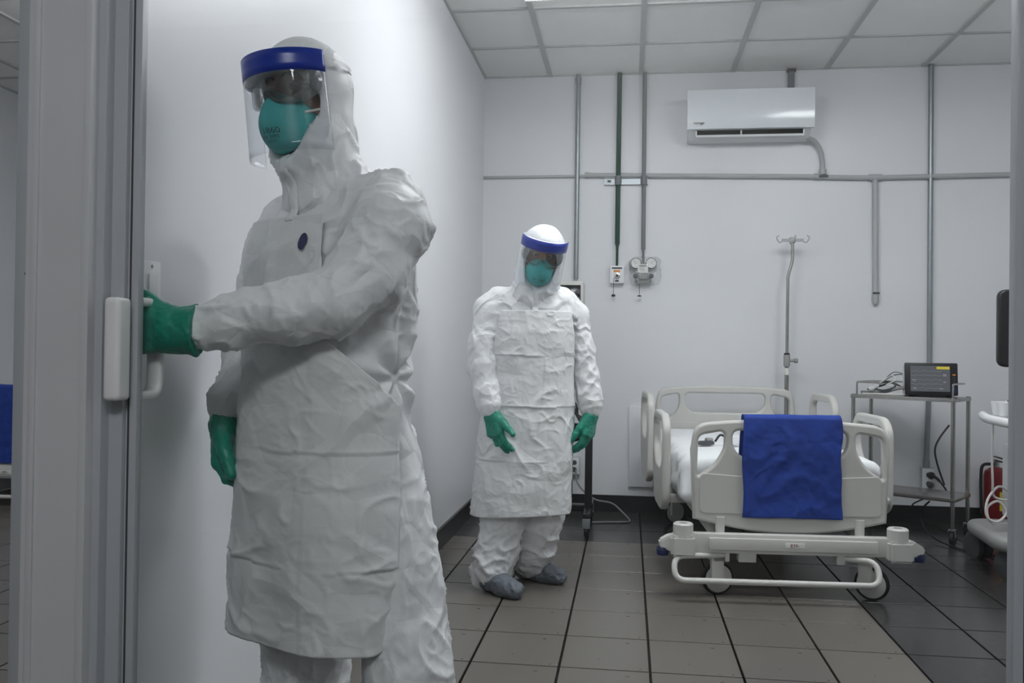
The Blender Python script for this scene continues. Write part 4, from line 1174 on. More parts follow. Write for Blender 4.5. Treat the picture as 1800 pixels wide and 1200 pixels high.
box('valve_block', (-0.04, -0.03, 0.56), (0.02, 0.03, 0.62), 'black', t, 0.006)
tube('gas_hose', catmull([(0.02, 0.0, 0.80), (0.045, -0.03, 0.77), (0.05, -0.03, 0.72), (0.075, -0.03, 0.705)], 6), 0.009, 'cable_black', t, 8)
cable('trailing_cable', 'grey power cord curving over the floor from the outlet to the rolling stand', [(-0.355, BACK_Y - 0.055, 0.29), (-0.33, 6.06, 0.20), (-0.22, 5.98, 0.12), (-0.10, 5.95, 0.10), (-0.03, 5.92, 0.05), (0.02, 5.86, 0.008), (0.00, 5.80, 0.008), (-0.12, 5.77, 0.008), (-0.22, 5.74, 0.008)], 0.006, 'cable')

# ------------------------------------------------------------------ people in protective suits
def unit(v):
    v = np.asarray(v, float); return v / np.linalg.norm(v)

def loft_fn(sections, O, l, f, power=2.3):
    """upright body of elliptical slices: (z, lateral, forward, half width, half depth)"""
    S = np.array(sections, float); S = S[np.argsort(S[:, 0])]
    l2, f2 = np.array([l[0], l[1], 0]), np.array([f[0], f[1], 0])
    O3 = np.array([O[0], O[1], 0])
    def fn(p):
        z = p[:, 2]
        cl, cf_, a, b = (np.interp(z, S[:, 0], S[:, k]) for k in (1, 2, 3, 4))
        q = p - O3
        x = (q @ l2 - cl) / a; y = (q @ f2 - cf_) / b
        rr = (np.abs(x) ** power + np.abs(y) ** power) ** (1 / power)
        d = (rr - 1) * np.minimum(a, b)
        return np.maximum(d, np.maximum(S[0, 0] - z, z - S[-1, 0]))
    return fn

def limb_coords(v, pts):
    """nearest point on a limb chain: (arc length, distance, fraction)"""
    P = [np.asarray(p, float) for p in pts]
    best = np.full(len(v), 1e9); s_out = np.zeros(len(v)); ang = np.zeros((len(v), 3))
    acc = 0.0
    for a, b in zip(P, P[1:]):
        ab = b - a; L = np.linalg.norm(ab)
        t = np.clip(((v - a) @ ab) / (L * L), 0, 1)
        r = v - a - t[:, None] * ab
        d = np.linalg.norm(r, axis=1)
        m_ = d < best
        best[m_] = d[m_]; s_out[m_] = acc + t[m_] * L; ang[m_] = r[m_] / np.maximum(d[m_], 1e-6)[:, None]
        acc += L
    return s_out, best, ang, acc

def basis_from(d, n):
    d = unit(d); n = np.asarray(n, float); n = unit(n - d * (n @ d))
    return d, n

def hand_fn(W, d, n, thumb_sign, curls, spread=0.0, thumb_dir=(0.75, 0.55, 0.3), scale=1.0, cuff=0.05, cuff_r=(0.034, 0.037), thumb_curl=0.25):
    """gloved hand. W wrist, d towards the fingers, n out of the palm; fingers index..little"""
    d, n = basis_from(d, n)
    s = np.cross(d, n) * thumb_sign
    W = np.asarray(W, float)
    sc = scale
    segs = []
    off = [0.033, 0.011, -0.011, -0.031]
    kn = [0.092, 0.096, 0.090, 0.080]
    Ls = [(0.040, 0.025, 0.020), (0.044, 0.028, 0.021), (0.041, 0.026, 0.020), (0.032, 0.021, 0.018)]
    palm = []
    for k in range(4):
        base = W + d * 0.012 * sc + s * off[k] * 0.62 * sc
        knuckle = W + d * kn[k] * sc + s * off[k] * sc
        palm.append((base, knuckle))
        a = 0.0
        p = knuckle
        sp = spread * (1.5 - k) / 1.5
        fd0 = unit(d * math.cos(sp) + s * math.sin(sp))
        ch = [p]
        for j in range(3):
            a += curls[k][j]
            p = p + (fd0 * math.cos(a) + n * math.sin(a)) * Ls[k][j] * sc
            ch.append(p)
        segs.append(ch)
    tb = W + d * 0.028 * sc + s * 0.028 * sc + n * 0.006
    td = unit(d * thumb_dir[0] + s * thumb_dir[1] + n * thumb_dir[2])
    t2_ = unit(td * math.cos(thumb_curl) + unit(d * 0.6 + n * 0.5 - s * 0.4) * math.sin(thumb_curl))
    th = [tb, tb + td * 0.048 * sc, tb + td * 0.048 * sc + t2_ * 0.034 * sc, tb + td * 0.048 * sc + t2_ * 0.060 * sc]
    def fn(p):
        D = None
        for a, b in palm:
            e = capsule(p, a, b, 0.0185 * sc, 0.0150 * sc)
            D = e if D is None else smin(D, e, 0.022)
        # flat palm: web between the metacarpals
        D = smin(D, capsule(p, W - d * cuff, W + d * 0.012, cuff_r[1], cuff_r[0]), 0.022)
        for k, ch in enumerate(segs):
            r = [0.0122 * sc, 0.0115 * sc, 0.0106 * sc, 0.0092 * sc]
            if k == 3: r = [q * 0.9 for q in r]
            e = chain(p, ch, r, 0.003)
            D = smin(D, e, 0.004)
        e = chain(p, th, [0.0185 * sc, 0.0150 * sc, 0.0125 * sc, 0.0108 * sc], 0.006)
        D = smin(D, e, 0.014)
        D = np.maximum(D, -(p - (W - d * cuff)) @ d)      # square cut at the cuff
        return D
    allp = np.array([q for c in segs for q in c] + th + [W - d * (cuff + 0.01)])
    return fn, allp.min(0) - 0.05, allp.max(0) + 0.05

def head_matrix(pos, yaw, pitch, roll):
    """local x = the person's left, y = forward, z = up. yaw: facing direction angle from -Y towards -X"""
    f = np.array([-math.sin(yaw) * math.cos(pitch), -math.cos(yaw) * math.cos(pitch), -math.sin(pitch)])
    l = np.array([math.cos(yaw), -math.sin(yaw), 0.0])
    u = np.cross(l, f)
    if u[2] < 0: u = -u
    c, s = math.cos(roll), math.sin(roll)
    l, u = c * l + s * u, -s * l + c * u
    return np.stack([l, f, u], 1), np.asarray(pos, float)

def mask_y(x, z):
    zc = -0.066
    dx, dz = x / 0.066, (z - zc) / 0.062
    ph = np.arctan2(dz, dx)
    R = 1.0 + 0.17 * np.exp(-((ph - math.pi / 2) / 0.36) ** 2) + 0.03 * np.cos(2 * ph)
    rho = np.sqrt(dx * dx + dz * dz) / R
    dome = 0.054 * np.clip(1 - rho ** 2.1, 0, 1) ** 0.62
    ridge = 0.006 * np.exp(-(x / 0.012) ** 2) * np.clip(1 - rho, 0, 1)
    return 0.082 - 9.0 * x * x + dome + ridge, rho

def build_head(root, org, R, pos, seed, bz=0.0):
    def W(p): return np.asarray(p, float) @ R.T + pos - org
    def put(name, me, material, parent=root, smooth=True):
        co = np.empty(len(me.vertices) * 3); me.vertices.foreach_get('co', co)
        me.vertices.foreach_set('co', W(co.reshape(-1, 3)).ravel()); me.update()
        return link(name, me, material, parent, smooth)
    # face and skull, one skin surface
    def face(p):
        D = ellipsoid(p, (0, -0.012, 0.015), (0.074, 0.096, 0.108))
        D = smin(D, ellipsoid(p, (0, 0.022, -0.062), (0.054, 0.066, 0.062)), 0.03)
        D = smin(D, capsule(p, (0, 0.082, 0.020), (0, 0.104, -0.026), 0.008, 0.013), 0.012)
        D = smin(D, capsule(p, (0, 0.094, -0.030), (0.014, 0.088, -0.030), 0.008, 0.007), 0.006)
        D = smin(D, capsule(p, (0, 0.094, -0.030), (-0.014, 0.088, -0.030), 0.008, 0.007), 0.006)
        D = smin(D, capsule(p, (-0.048, 0.066, 0.040), (0.048, 0.066, 0.040), 0.010, 0.010), 0.015)
        D = smin(D, capsule(p, (-0.020, 0.074, -0.062), (0.020, 0.074, -0.062), 0.007, 0.007), 0.008)
        D = smin(D, capsule(p, (-0.017, 0.072, -0.073), (0.017, 0.072, -0.073), 0.007, 0.007), 0.008)
        for s in (-1, 1):
            D = -smin(-D, ellipsoid(p, (s * 0.032, 0.094, 0.018), (0.018, 0.016, 0.013)), 0.010)
            D = smin(D, ellipsoid(p, (s * 0.078, -0.012, -0.004), (0.010, 0.024, 0.032)), 0.006)
        D = smin(D, capsule(p, (0, -0.025, -0.06), (0, -0.035, -0.17), 0.052, 0.055), 0.03)
        return D
    v, f = sdf_mesh(face, (-0.11, -0.13, -0.20), (0.11, 0.14, 0.14), 0.006)
    body = put('head', np_mesh('head', v, f), 'skin')
    for s in (-1, 1):
        bm = bmesh.new(); bmesh.ops.create_uvsphere(bm, u_segments=16, v_segments=10, radius=0.0125)
        bmesh.ops.translate(bm, verts=bm.verts, vec=(s * 0.032, 0.0665, 0.018)); e_ = put('eye', bm_done(bm, 'eye', 60), 'eye', body)
        bm = bmesh.new(); bmesh.ops.create_uvsphere(bm, u_segments=14, v_segments=8, radius=0.0075)
        bmesh.ops.translate(bm, verts=bm.verts, vec=(s * 0.032, 0.0727, 0.017)); put('iris', bm_done(bm, 'iris', 60), 'iris', body)
        bm = bmesh.new(); add_tube(bm, catmull([(s * 0.012, 0.084, 0.040), (s * 0.032, 0.084, 0.046), (s * 0.052, 0.070, 0.040)], 5), [0.003] * 5 + [0.0035] * 5 + [0.0015], 8)
        put('eyebrow', bm_done(bm, 'eyebrow', 60), 'hair', body)
    # respirator cup
    n = 26
    th_ = np.linspace(0, 2 * math.pi, 49)[:-1]
    rr = np.linspace(0, 1, n)
    pts = []
    for r_ in rr:
        for a in th_:
            Rf = 1.0 + 0.17 * math.exp(-((a - math.pi / 2) / 0.36) ** 2) + 0.03 * math.cos(2 * a)
            x, z = r_ * Rf * 0.066 * math.cos(a), -0.066 + r_ * Rf * 0.062 * math.sin(a)
            y, _ = mask_y(np.array([x]), np.array([z]))
            pts.append((x, y[0], z))
    nf = []
    m_ = len(th_)
    for i in range(n - 1):
        for k in range(m_): nf.append((i * m_ + k, i * m_ + (k + 1) % m_, (i + 1) * m_ + (k + 1) % m_, (i + 1) * m_ + k))
    mk = put('respirator', np_mesh('respirator', pts, nf), 'mask')
    md = mk.modifiers.new('thickness', 'SOLIDIFY'); md.thickness = 0.002; md.offset = -1
    for body_, size, zz in (('3M  1860', 0.0165, -0.086), ('NIOSH  N95', 0.010, -0.098), ('HEALTH CARE', 0.0075, -0.107)):
        me = text_me('print', body_, size, 0.0)
        co = np.empty(len(me.vertices) * 3); me.vertices.foreach_get('co', co); co = co.reshape(-1, 3)
        x, z = co[:, 0], co[:, 1] + zz
        y, _ = mask_y(x, z)
        me.vertices.foreach_set('co', np.stack([x, y + 0.0030, z], 1).ravel())
        put('print', me, 'mask_ink', mk, False)
    for s in (-1, 1):
        for zz in (-0.050, -0.088):
            bm = bmesh.new()
            add_tube(bm, [(s * 0.050, 0.072, zz), (s * 0.062, 0.064, zz + 0.004), (s * 0.080, 0.03, zz + 0.012)], [0.0045, 0.0035, 0.003], 8)
            put('strap', bm_done(bm, 'strap', 60), 'strap', mk)
    bm = bmesh.new(); add_tube(bm, catmull([(-0.018, 0.097, 0.000), (0, 0.106, 0.009), (0.018, 0.097, 0.000)], 5), 0.002, 6)
    put('nose_clip', bm_done(bm, 'nose_clip', 60), 'mask', mk)
    # goggles
    def gog(a):
        ca, sa = math.cos(a), math.sin(a)
        x = 0.090 * math.copysign(abs(ca) ** 0.75, ca); z = 0.019 + 0.044 * math.copysign(abs(sa) ** 0.8, sa)
        if sa < 0: z += 0.030 * math.exp(-(x / 0.017) ** 2)
        return x, z
    na = 60
    rim = [gog(2 * math.pi * k / na) for k in range(na)]
    def ly(x): return 0.121 - 5.0 * x * x
    P, Fc = [], []
    lev = [1.0, 0.85, 0.6, 0.3, 0.02]
    for q in lev:
        for x, z in rim:
            xx, zz = x * q, 0.026 + (z - 0.026) * q
            P.append((xx, ly(xx) + 0.004 * (1 - q * q), zz))
    for i in range(len(lev) - 1):
        for k in range(na): Fc.append((i * na + k, i * na + (k + 1) % na, (i + 1) * na + (k + 1) % na, (i + 1) * na + k))
    gb = put('goggle_lens', np_mesh('goggle_lens', P, Fc), 'goggle')
    P, Fc = [], []
    for q, dy in ((1.0, 0.002), (1.05, -0.004), (1.04, -0.020), (1.10, -0.034)):
        for x, z in rim:
            P.append((x * q, ly(x) + dy, 0.026 + (z - 0.026) * q))
    for i in range(3):
        for k in range(na): Fc.append((i * na + k, i * na + (k + 1) % na, (i + 1) * na + (k + 1) % na, (i + 1) * na + k))
    gb2 = put('goggle_frame', np_mesh('goggle_frame', P, Fc), 'goggle_body')
    md = gb2.modifiers.new('thickness', 'SOLIDIFY'); md.thickness = 0.0025; md.offset = 0
    # face shield: clear visor, blue head band, foam, elastic
    def arc(a, grow=0.0): return (0.108 + grow) * math.sin(a), 0.030 + (0.118 + grow) * math.cos(a) ** 1.0
    A = np.radians(np.linspace(-84, 84, 49))
    def arc_sheet(z0, z1, nz, grow, lean):
        G = np.zeros((len(A), nz, 3))
        for i, a in enumerate(A):
            for j, z in enumerate(np.linspace(z0, z1, nz)):
                x, y = arc(a, grow + lean * (z1 - z))
                G[i, j] = (x, y, z)
        return G
    fs = empty('face_shield'); fs.parent = root
    def sh(name, G, material, thick):
        G2 = W(G.reshape(-1, 3)).reshape(G.shape)
        return sheet_obj(name, G2, material, fs, thick)
    sh('visor', arc_sheet(-0.122 + bz, 0.096 + bz, 12, 0.0, 0.02), 'visor', 0.0008)
    sh('blue_band', arc_sheet(0.050 + bz, 0.098 + bz, 4, 0.0012, 0.0), 'band', 0.0012)
    bm = bmesh.new()
    for (z0, z1) in ((0.056 + bz, 0.094 + bz),):
        rows = []
        for a in np.radians(np.linspace(-62, 62, 25)):
            xo, yo = arc(a, -0.002); xi, yi = 0.092 * math.sin(a), 0.014 + 0.096 * math.cos(a)
            rows.append([bm.verts.new(q) for q in ((xo, yo, z0), (xi, yi, z0), (xi, yi, z1), (xo, yo, z1))])
        for r0, r1 in zip(rows, rows[1:]):
            for k in range(4): bm.faces.new((r0[k], r0[(k + 1) % 4], r1[(k + 1) % 4], r1[k]))
        bm.faces.new(rows[0]); bm.faces.new(rows[-1][::-1])
    put('foam', bm_done(bm, 'foam'), 'foam', fs, False)
    bm = bmesh.new()
    rows = []
    for a in np.radians(np.linspace(84, 276, 33)):
        x, y = 0.109 * math.sin(a), -0.010 + 0.128 * math.cos(a) + 0.0
        rows.append([bm.verts.new(q) for q in ((x, y + 0.03, 0.074 + bz), (x, y + 0.03, 0.084 + bz))])
    for r0, r1 in zip(rows, rows[1:]): bm.faces.new((r0[0], r1[0], r1[1], r0[1]))
    put('elastic', bm_done(bm, 'elastic'), 'white', fs, True)
    return body

def hood_mesh(root, org, R, pos, neck_pts, seed, wide):
    """hood: round crown and cheek column in head space, skirt over the collar in room space, open at the face"""
    def fn(p):
        q = (p - pos) @ R
        D = ellipsoid(q, (0, -0.004, 0.040), (wide, 0.108, 0.106))
        D = smin(D, capsule(q, (0, -0.004, 0.0), (0, 0.006, -0.11), wide, wide - 0.006), 0.03)
        D = smin(D, capsule(q, (-0.0, -0.028, 0.03), (0, -0.030, -0.06), 0.076, 0.070), 0.03)
        D = smin(D, chain(p, neck_pts[0], neck_pts[1]), 0.05)
        hole = ellipsoid(q, (0, 0.130, -0.030), (0.088, 0.098, 0.122))
        D = -smin(-D, hole, 0.008)
        inner = ellipsoid(q, (0, 0.03, -0.022), (0.079, 0.085, 0.112))
        return -smin(-D, inner, 0.006)
    lo = np.min(np.array([pos - 0.17] + [np.asarray(q) - 0.16 for q in neck_pts[0]]), 0); hi = np.max(np.array([pos + 0.18] + [np.asarray(q) + 0.16 for q in neck_pts[0]]), 0)
    v, f = sdf_mesh(fn, lo, hi, 0.0065)
    g = sdf_grad(fn, v)
    q = (v - pos) @ R
    face_w = np.clip((np.linalg.norm((q - np.array([0, 0.10, -0.03])) / np.array([0.075, 0.08, 0.115]), axis=1) - 0.9) * 3, 0.12, 1)
    low = np.clip((-q[:, 2] + 0.03) / 0.10, 0.25, 1)
    qs = q * np.array([1.0, 1.0, 0.55])
    v = v + g * (face_w * low * (0.016 * pnoise(q * 8, seed) + 0.012 * folds(qs, 9, seed + 3) + 0.007 * folds(qs, 19, seed + 6) + 0.006 * (facets(qs, 12, seed + 1) - 0.3)))[:, None]
    link('hood', np_mesh('hood', v - org, f), 'tyvek', root)
    return v, f

def build_person(cfg):
    O = np.array([*cfg['O'], 0.0]); th = cfg['theta']
    f_ = np.array([-math.sin(th), -math.cos(th), 0.0]); l_ = np.array([math.cos(th), -math.sin(th), 0.0])
    root = thing('person', cfg['label'], 'person', tuple(O))
    torso = loft_fn(cfg['torso'], O, l_, f_, 2.25)
    arms, legs = cfg['arms'], cfg['legs']
    def suit(p):
        D = torso(p)
        for pts, rad in legs: D = smin(D, chain(p, pts, rad, 0.02), 0.035)
        for pts, rad in arms: D = smin(D, chain(p, pts, rad, 0.02), 0.030)
        return D
    allp = np.array([q for pts, _ in arms + legs for q in pts])
    lo = np.minimum(allp.min(0) - 0.13, O + np.array([-0.27, -0.25, 0.02])); hi = np.maximum(allp.max(0) + 0.13, O + np.array([0.27, 0.25, 1.5]))
    lo[2] = 0.02
    hi[2] = max(s[0] for s in cfg['torso']) + 0.02
    v, f = sdf_mesh(suit, lo, hi, cfg['h'])
    g = sdf_grad(suit, v)
    sd = cfg['seed']
    disp = (0.022 * pnoise(v * np.array([4.5, 4.5, 3]), sd) + 0.014 * folds(v * np.array([1, 1, 0.7]), 5.5, sd + 4) + 0.009 * folds(v * np.array([1, 1, 0.8]), 11, sd + 8) + 0.005 * folds(v, 21, sd + 12)
            + 0.008 * (facets(v * np.array([1, 1, 0.7]), 7, sd) - 0.3) - 0.004)
    # sleeves and trouser legs: folds that ring the limb, gathered more towards cuff and elbow
    for kind, limbs in (('arm', arms), ('leg', legs)):
        for n_, (pts, rad) in enumerate(limbs):
            s, dist, ang, L = limb_coords(v, pts)
            r_here = np.interp(s / L, np.linspace(0, 1, len(rad)), rad)
            w = np.clip(1.35 - dist / np.maximum(r_here, 0.02) * 0.75, 0, 1)
            w *= (dist < r_here * 1.7)
            q = np.concatenate([ang * 0.55, (s * (9.0 if kind == 'arm' else 7.5))[:, None]], 1)
            q = np.stack([q[:, 0] + 0.5 * q[:, 1], q[:, 1] - 0.3 * q[:, 2], q[:, 3] + 0.6 * q[:, 0] + n_ * 3.1], 1)
            ring = 1.3 * folds(q, 1.5, sd + 20 + n_, 0.09, 0.25) - 0.25 + 0.5 * pnoise(q * 1.1, sd + 3)
            q2 = q * np.array([1.8, 1.8, 1.9])
            amp = cfg['ring'][kind] * np.clip(0.35 + 0.9 * s / L, 0, 1.2)
            disp += w * amp * (ring + 0.15 + 0.6 * folds(q2, 1.6, sd + 30 + n_, 0.09, 0.25))
            if kind == 'arm':          # elastic gathers at the cuff
                cw = np.clip(1 - (L - s) / 0.06, 0, 1) * w
                a = np.arctan2(ang[:, 2], ang[:, 0] + ang[:, 1])
                disp *= 1 - 0.85 * cw
                disp += cw * 0.0025 * np.sin(a * 13 + 4 * pnoise(v * 30, 3))
    for (T, rad_, amp_, k_) in cfg.get('gathers', []):
        # folds drawn together at a tie point
        dv = v - np.asarray(T); r = np.linalg.norm(dv, axis=1)
        up = dv[:, 2]; side = dv @ cfg['gather_axis']
        a = np.arctan2(up, side)
        wq = np.clip(1 - r / rad_, 0, 1) * np.clip(r / 0.04, 0, 1)
        disp += wq * amp_ * np.sin(a * k_ + 3 * pnoise(v * 5, 9))
        disp -= 0.012 * np.clip(1 - r / 0.06, 0, 1)
    v = v + g * disp[:, None]
    from mathutils.bvhtree import BVHTree
    solids = [(v.copy(), f.copy())]
    link('coverall', np_mesh('coverall', v - O, f), 'tyvek', root)

    # apron
    ap = cfg['apron']
    Zs = np.array([q[0] for q in ap['profile']]); o_ = np.argsort(Zs)
    prof = np.array(ap['profile'], float)[o_]
    nu, nv = 120, 210
    G = np.zeros((nu, nv, 3))
    zz = np.linspace(ap['z1'], ap['z0'], nv)
    for j, z in enumerate(zz):
        a, b, cl, cf_, p0, p1 = (np.interp(z, prof[:, 0], prof[:, k]) for k in range(1, 7))
        ph = np.radians(np.linspace(p0, p1, nu))
        sp, cp = np.sin(ph), np.cos(ph)
        pw = 2 / ap.get('power', 2.6)
        x = cl + a * np.sign(sp) * np.abs(sp) ** pw; y = cf_ + b * np.sign(cp) * np.abs(cp) ** pw
        G[:, j] = O + x[:, None] * l_ + y[:, None] * f_
        u = np.linspace(-1, 1, nu)
        lift = ap.get('round', 0.03) * np.clip((np.abs(u) - 0.86) / 0.14, 0, 1) ** 2 * np.clip((ap['z0'] + 0.12 - z) / 0.12, 0, 1)
        G[:, j, 2] = z + lift + 0.010 * np.sin(u * 2.2 + 0.6) * np.clip((ap['z0'] + 0.3 - z) / 0.3, 0, 1)
    Q = G.reshape(-1, 3)
    du = np.gradient(G, axis=0); dv = np.gradient(G, axis=1)
    N = np.cross(du, dv).reshape(-1, 3); N /= np.maximum(np.linalg.norm(N, axis=1), 1e-9)[:, None]
    if (N @ f_).mean() < 0: N = -N
    free = np.clip((ap['z_free'] - Q[:, 2]) / 0.25, 0.25, 1)
    d = free * (0.020 * pnoise(Q * np.array([4, 4, 3]), sd + 50) + 0.007 * facets(Q, 5.5, sd + 51) + 0.008 * folds(Q, 6, sd + 54, 0.05)) + 0.005 * folds(Q, 13, sd + 55, 0.06) + 0.0025 * folds(Q, 27, sd + 56)
    d -= d.min() * 0.5
    for zc, am in ap['creases']:
        wob = 0.014 * pnoise(Q * np.array([4, 4, 0]), sd + 60)
        e = (Q[:, 2] - zc - wob) / 0.010
        d += am * np.exp(-np.abs(e)) * np.where(e > 0, 1.0, -0.7) * np.clip(0.45 + 1.6 * pnoise(Q * 5, sd + 61), 0.05, 1.2)
    uu = np.repeat(np.linspace(-1, 1, nu), nv)
    for uc, am in ap.get('vcreases', []):
        e = (uu - uc) / 0.025
        d += am * np.exp(-np.abs(e)) * np.where(e > 0, 1.0, -0.6) * np.clip(0.4 + 1.6 * pnoise(Q * 4, sd + 63), 0, 1.2)
    for (T, rad_, amp_, k_) in cfg.get('apron_gathers', []):
        dvv = Q - np.asarray(T); r = np.linalg.norm(dvv, axis=1)
        a = np.arctan2(dvv[:, 2], dvv @ cfg['gather_axis'])
        d += np.clip(1 - r / rad_, 0, 1) * np.clip(r / 0.04, 0, 1) * amp_ * np.sin(a * k_)
    Q = Q + N * (d + 0.004)[:, None]
    solids.append((Q.copy(), grid_faces(nu, nv)))
    sheet_obj('apron', (Q - O).reshape(nu, nv, 3), 'apron', root, 0.0016)
    # gloves
    for hc in cfg['hands']:
        fn, lo, hi = hand_fn(**hc)
        v, f = sdf_mesh(fn, lo, hi, 0.0034)
        g = sdf_grad(fn, v, 0.001)
        v = v + g * (0.0022 * crease(v, 38, sd + 70) + 0.0012 * crease(v, 80, sd + 71))[:, None]
        link('glove', np_mesh('glove', v - O, f), 'glove', root)
    # shoe covers
    for heel, toe in cfg['feet']:
        heel, toe = np.asarray(heel, float), np.asarray(toe, float)
        d = unit(toe - heel); L = np.linalg.norm(toe - heel)
        s = np.array([-d[1], d[0], 0])
        def shoe(p):
            q = p - heel
            x, y, z = q @ d, q @ s, p[:, 2]
            P = np.stack([x, y, z], 1)
            D = capsule(P, (0.045, 0, 0.045), (L * 0.55, 0, 0.042), 0.044, 0.046)
            D = smin(D, capsule(P, (L * 0.55, 0.0, 0.040), (L - 0.045, 0, 0.036), 0.048, 0.040), 0.03)
            D = smin(D, capsule(P, (0.050, 0, 0.05), (0.050, 0, 0.105), 0.044, 0.040), 0.03)
            return np.maximum(D, 0.0005 - z)
        lo = np.minimum(heel, toe) - 0.09; hi = np.maximum(heel, toe) + 0.09
        lo[2] = -0.02; hi[2] = 0.17
        v, f = sdf_mesh(shoe, lo, hi, 0.0065)
        g = sdf_grad(shoe, v)
        fl = np.clip(v[:, 2] / 0.02, 0, 1)
        v = v + g * (fl * (0.007 * crease(v, 17, sd + 80) + 0.004 * crease(v, 38, sd + 81)))[:, None]
        link('shoe_cover', np_mesh('shoe_cover', v - O, f), 'shoe', root)
    R, pos = head_matrix(*cfg['head'])
    build_head(root, O, R, pos, sd, cfg.get('band_dz', 0.0))
    solids.append(hood_mesh(root, O, R, pos, cfg['neck'], sd + 90, cfg['hood']))
    trees = [BVHTree.FromPolygons([tuple(q) for q in a_], [tuple(q) for q in b_]) for a_, b_ in solids]
    def on(lat, z, off):
        base = O + l_ * lat + f_ * 0.6
        best = None
        for tr in trees:
            hit = tr.ray_cast(Vector((base[0], base[1], z)), Vector(-f_))
            if hit[0] is not None and (best is None or hit[3] < best): best = hit[3]
        if best is None: best = 0.55
        return base - f_ * (best - off) + np.array([0, 0, z]) - O
    zf = cfg['flap']
    zs = np.linspace(zf[0], zf[1], 30)
    cen = [on(zf[2] + (z - zf[0]) * zf[3], z, 0.0) for z in zs]
    dep = np.array([c_ @ f_ for c_ in cen]); dep = np.convolve(np.pad(dep, 3, 'edge'), np.ones(7) / 7, 'valid')
    rows = []
    for c_, dp in zip(cen, dep):
        b0 = c_ - f_ * (c_ @ f_) + f_ * (max(dp, c_ @ f_) + 0.002)
        for u in (-0.014, -0.005, 0.005, 0.014): rows.append(b0 + l_ * u - f_ * abs(u) * 0.25)
    sheet_obj('zip_flap', np.array(rows).reshape(30, 4, 3), 'apron', root, 0.003)
    if 'emblem' in cfg:
        lat, z, r = cfg['emblem']
        bm = bmesh.new()
        c = bm.verts.new(on(lat, z, 0.006)); ring = []
        for k in range(24):
            a = 2 * math.pi * k / 24
            ring.append(bm.verts.new(on(lat + r * 0.75 * math.cos(a), z + r * 1.1 * math.sin(a), 0.006)))
        for k in range(24): bm.faces.new((c, ring[k], ring[(k + 1) % 24]))
        link('chest_emblem', bm_done(bm, 'chest_emblem', 60), 'navy', root)
    return root

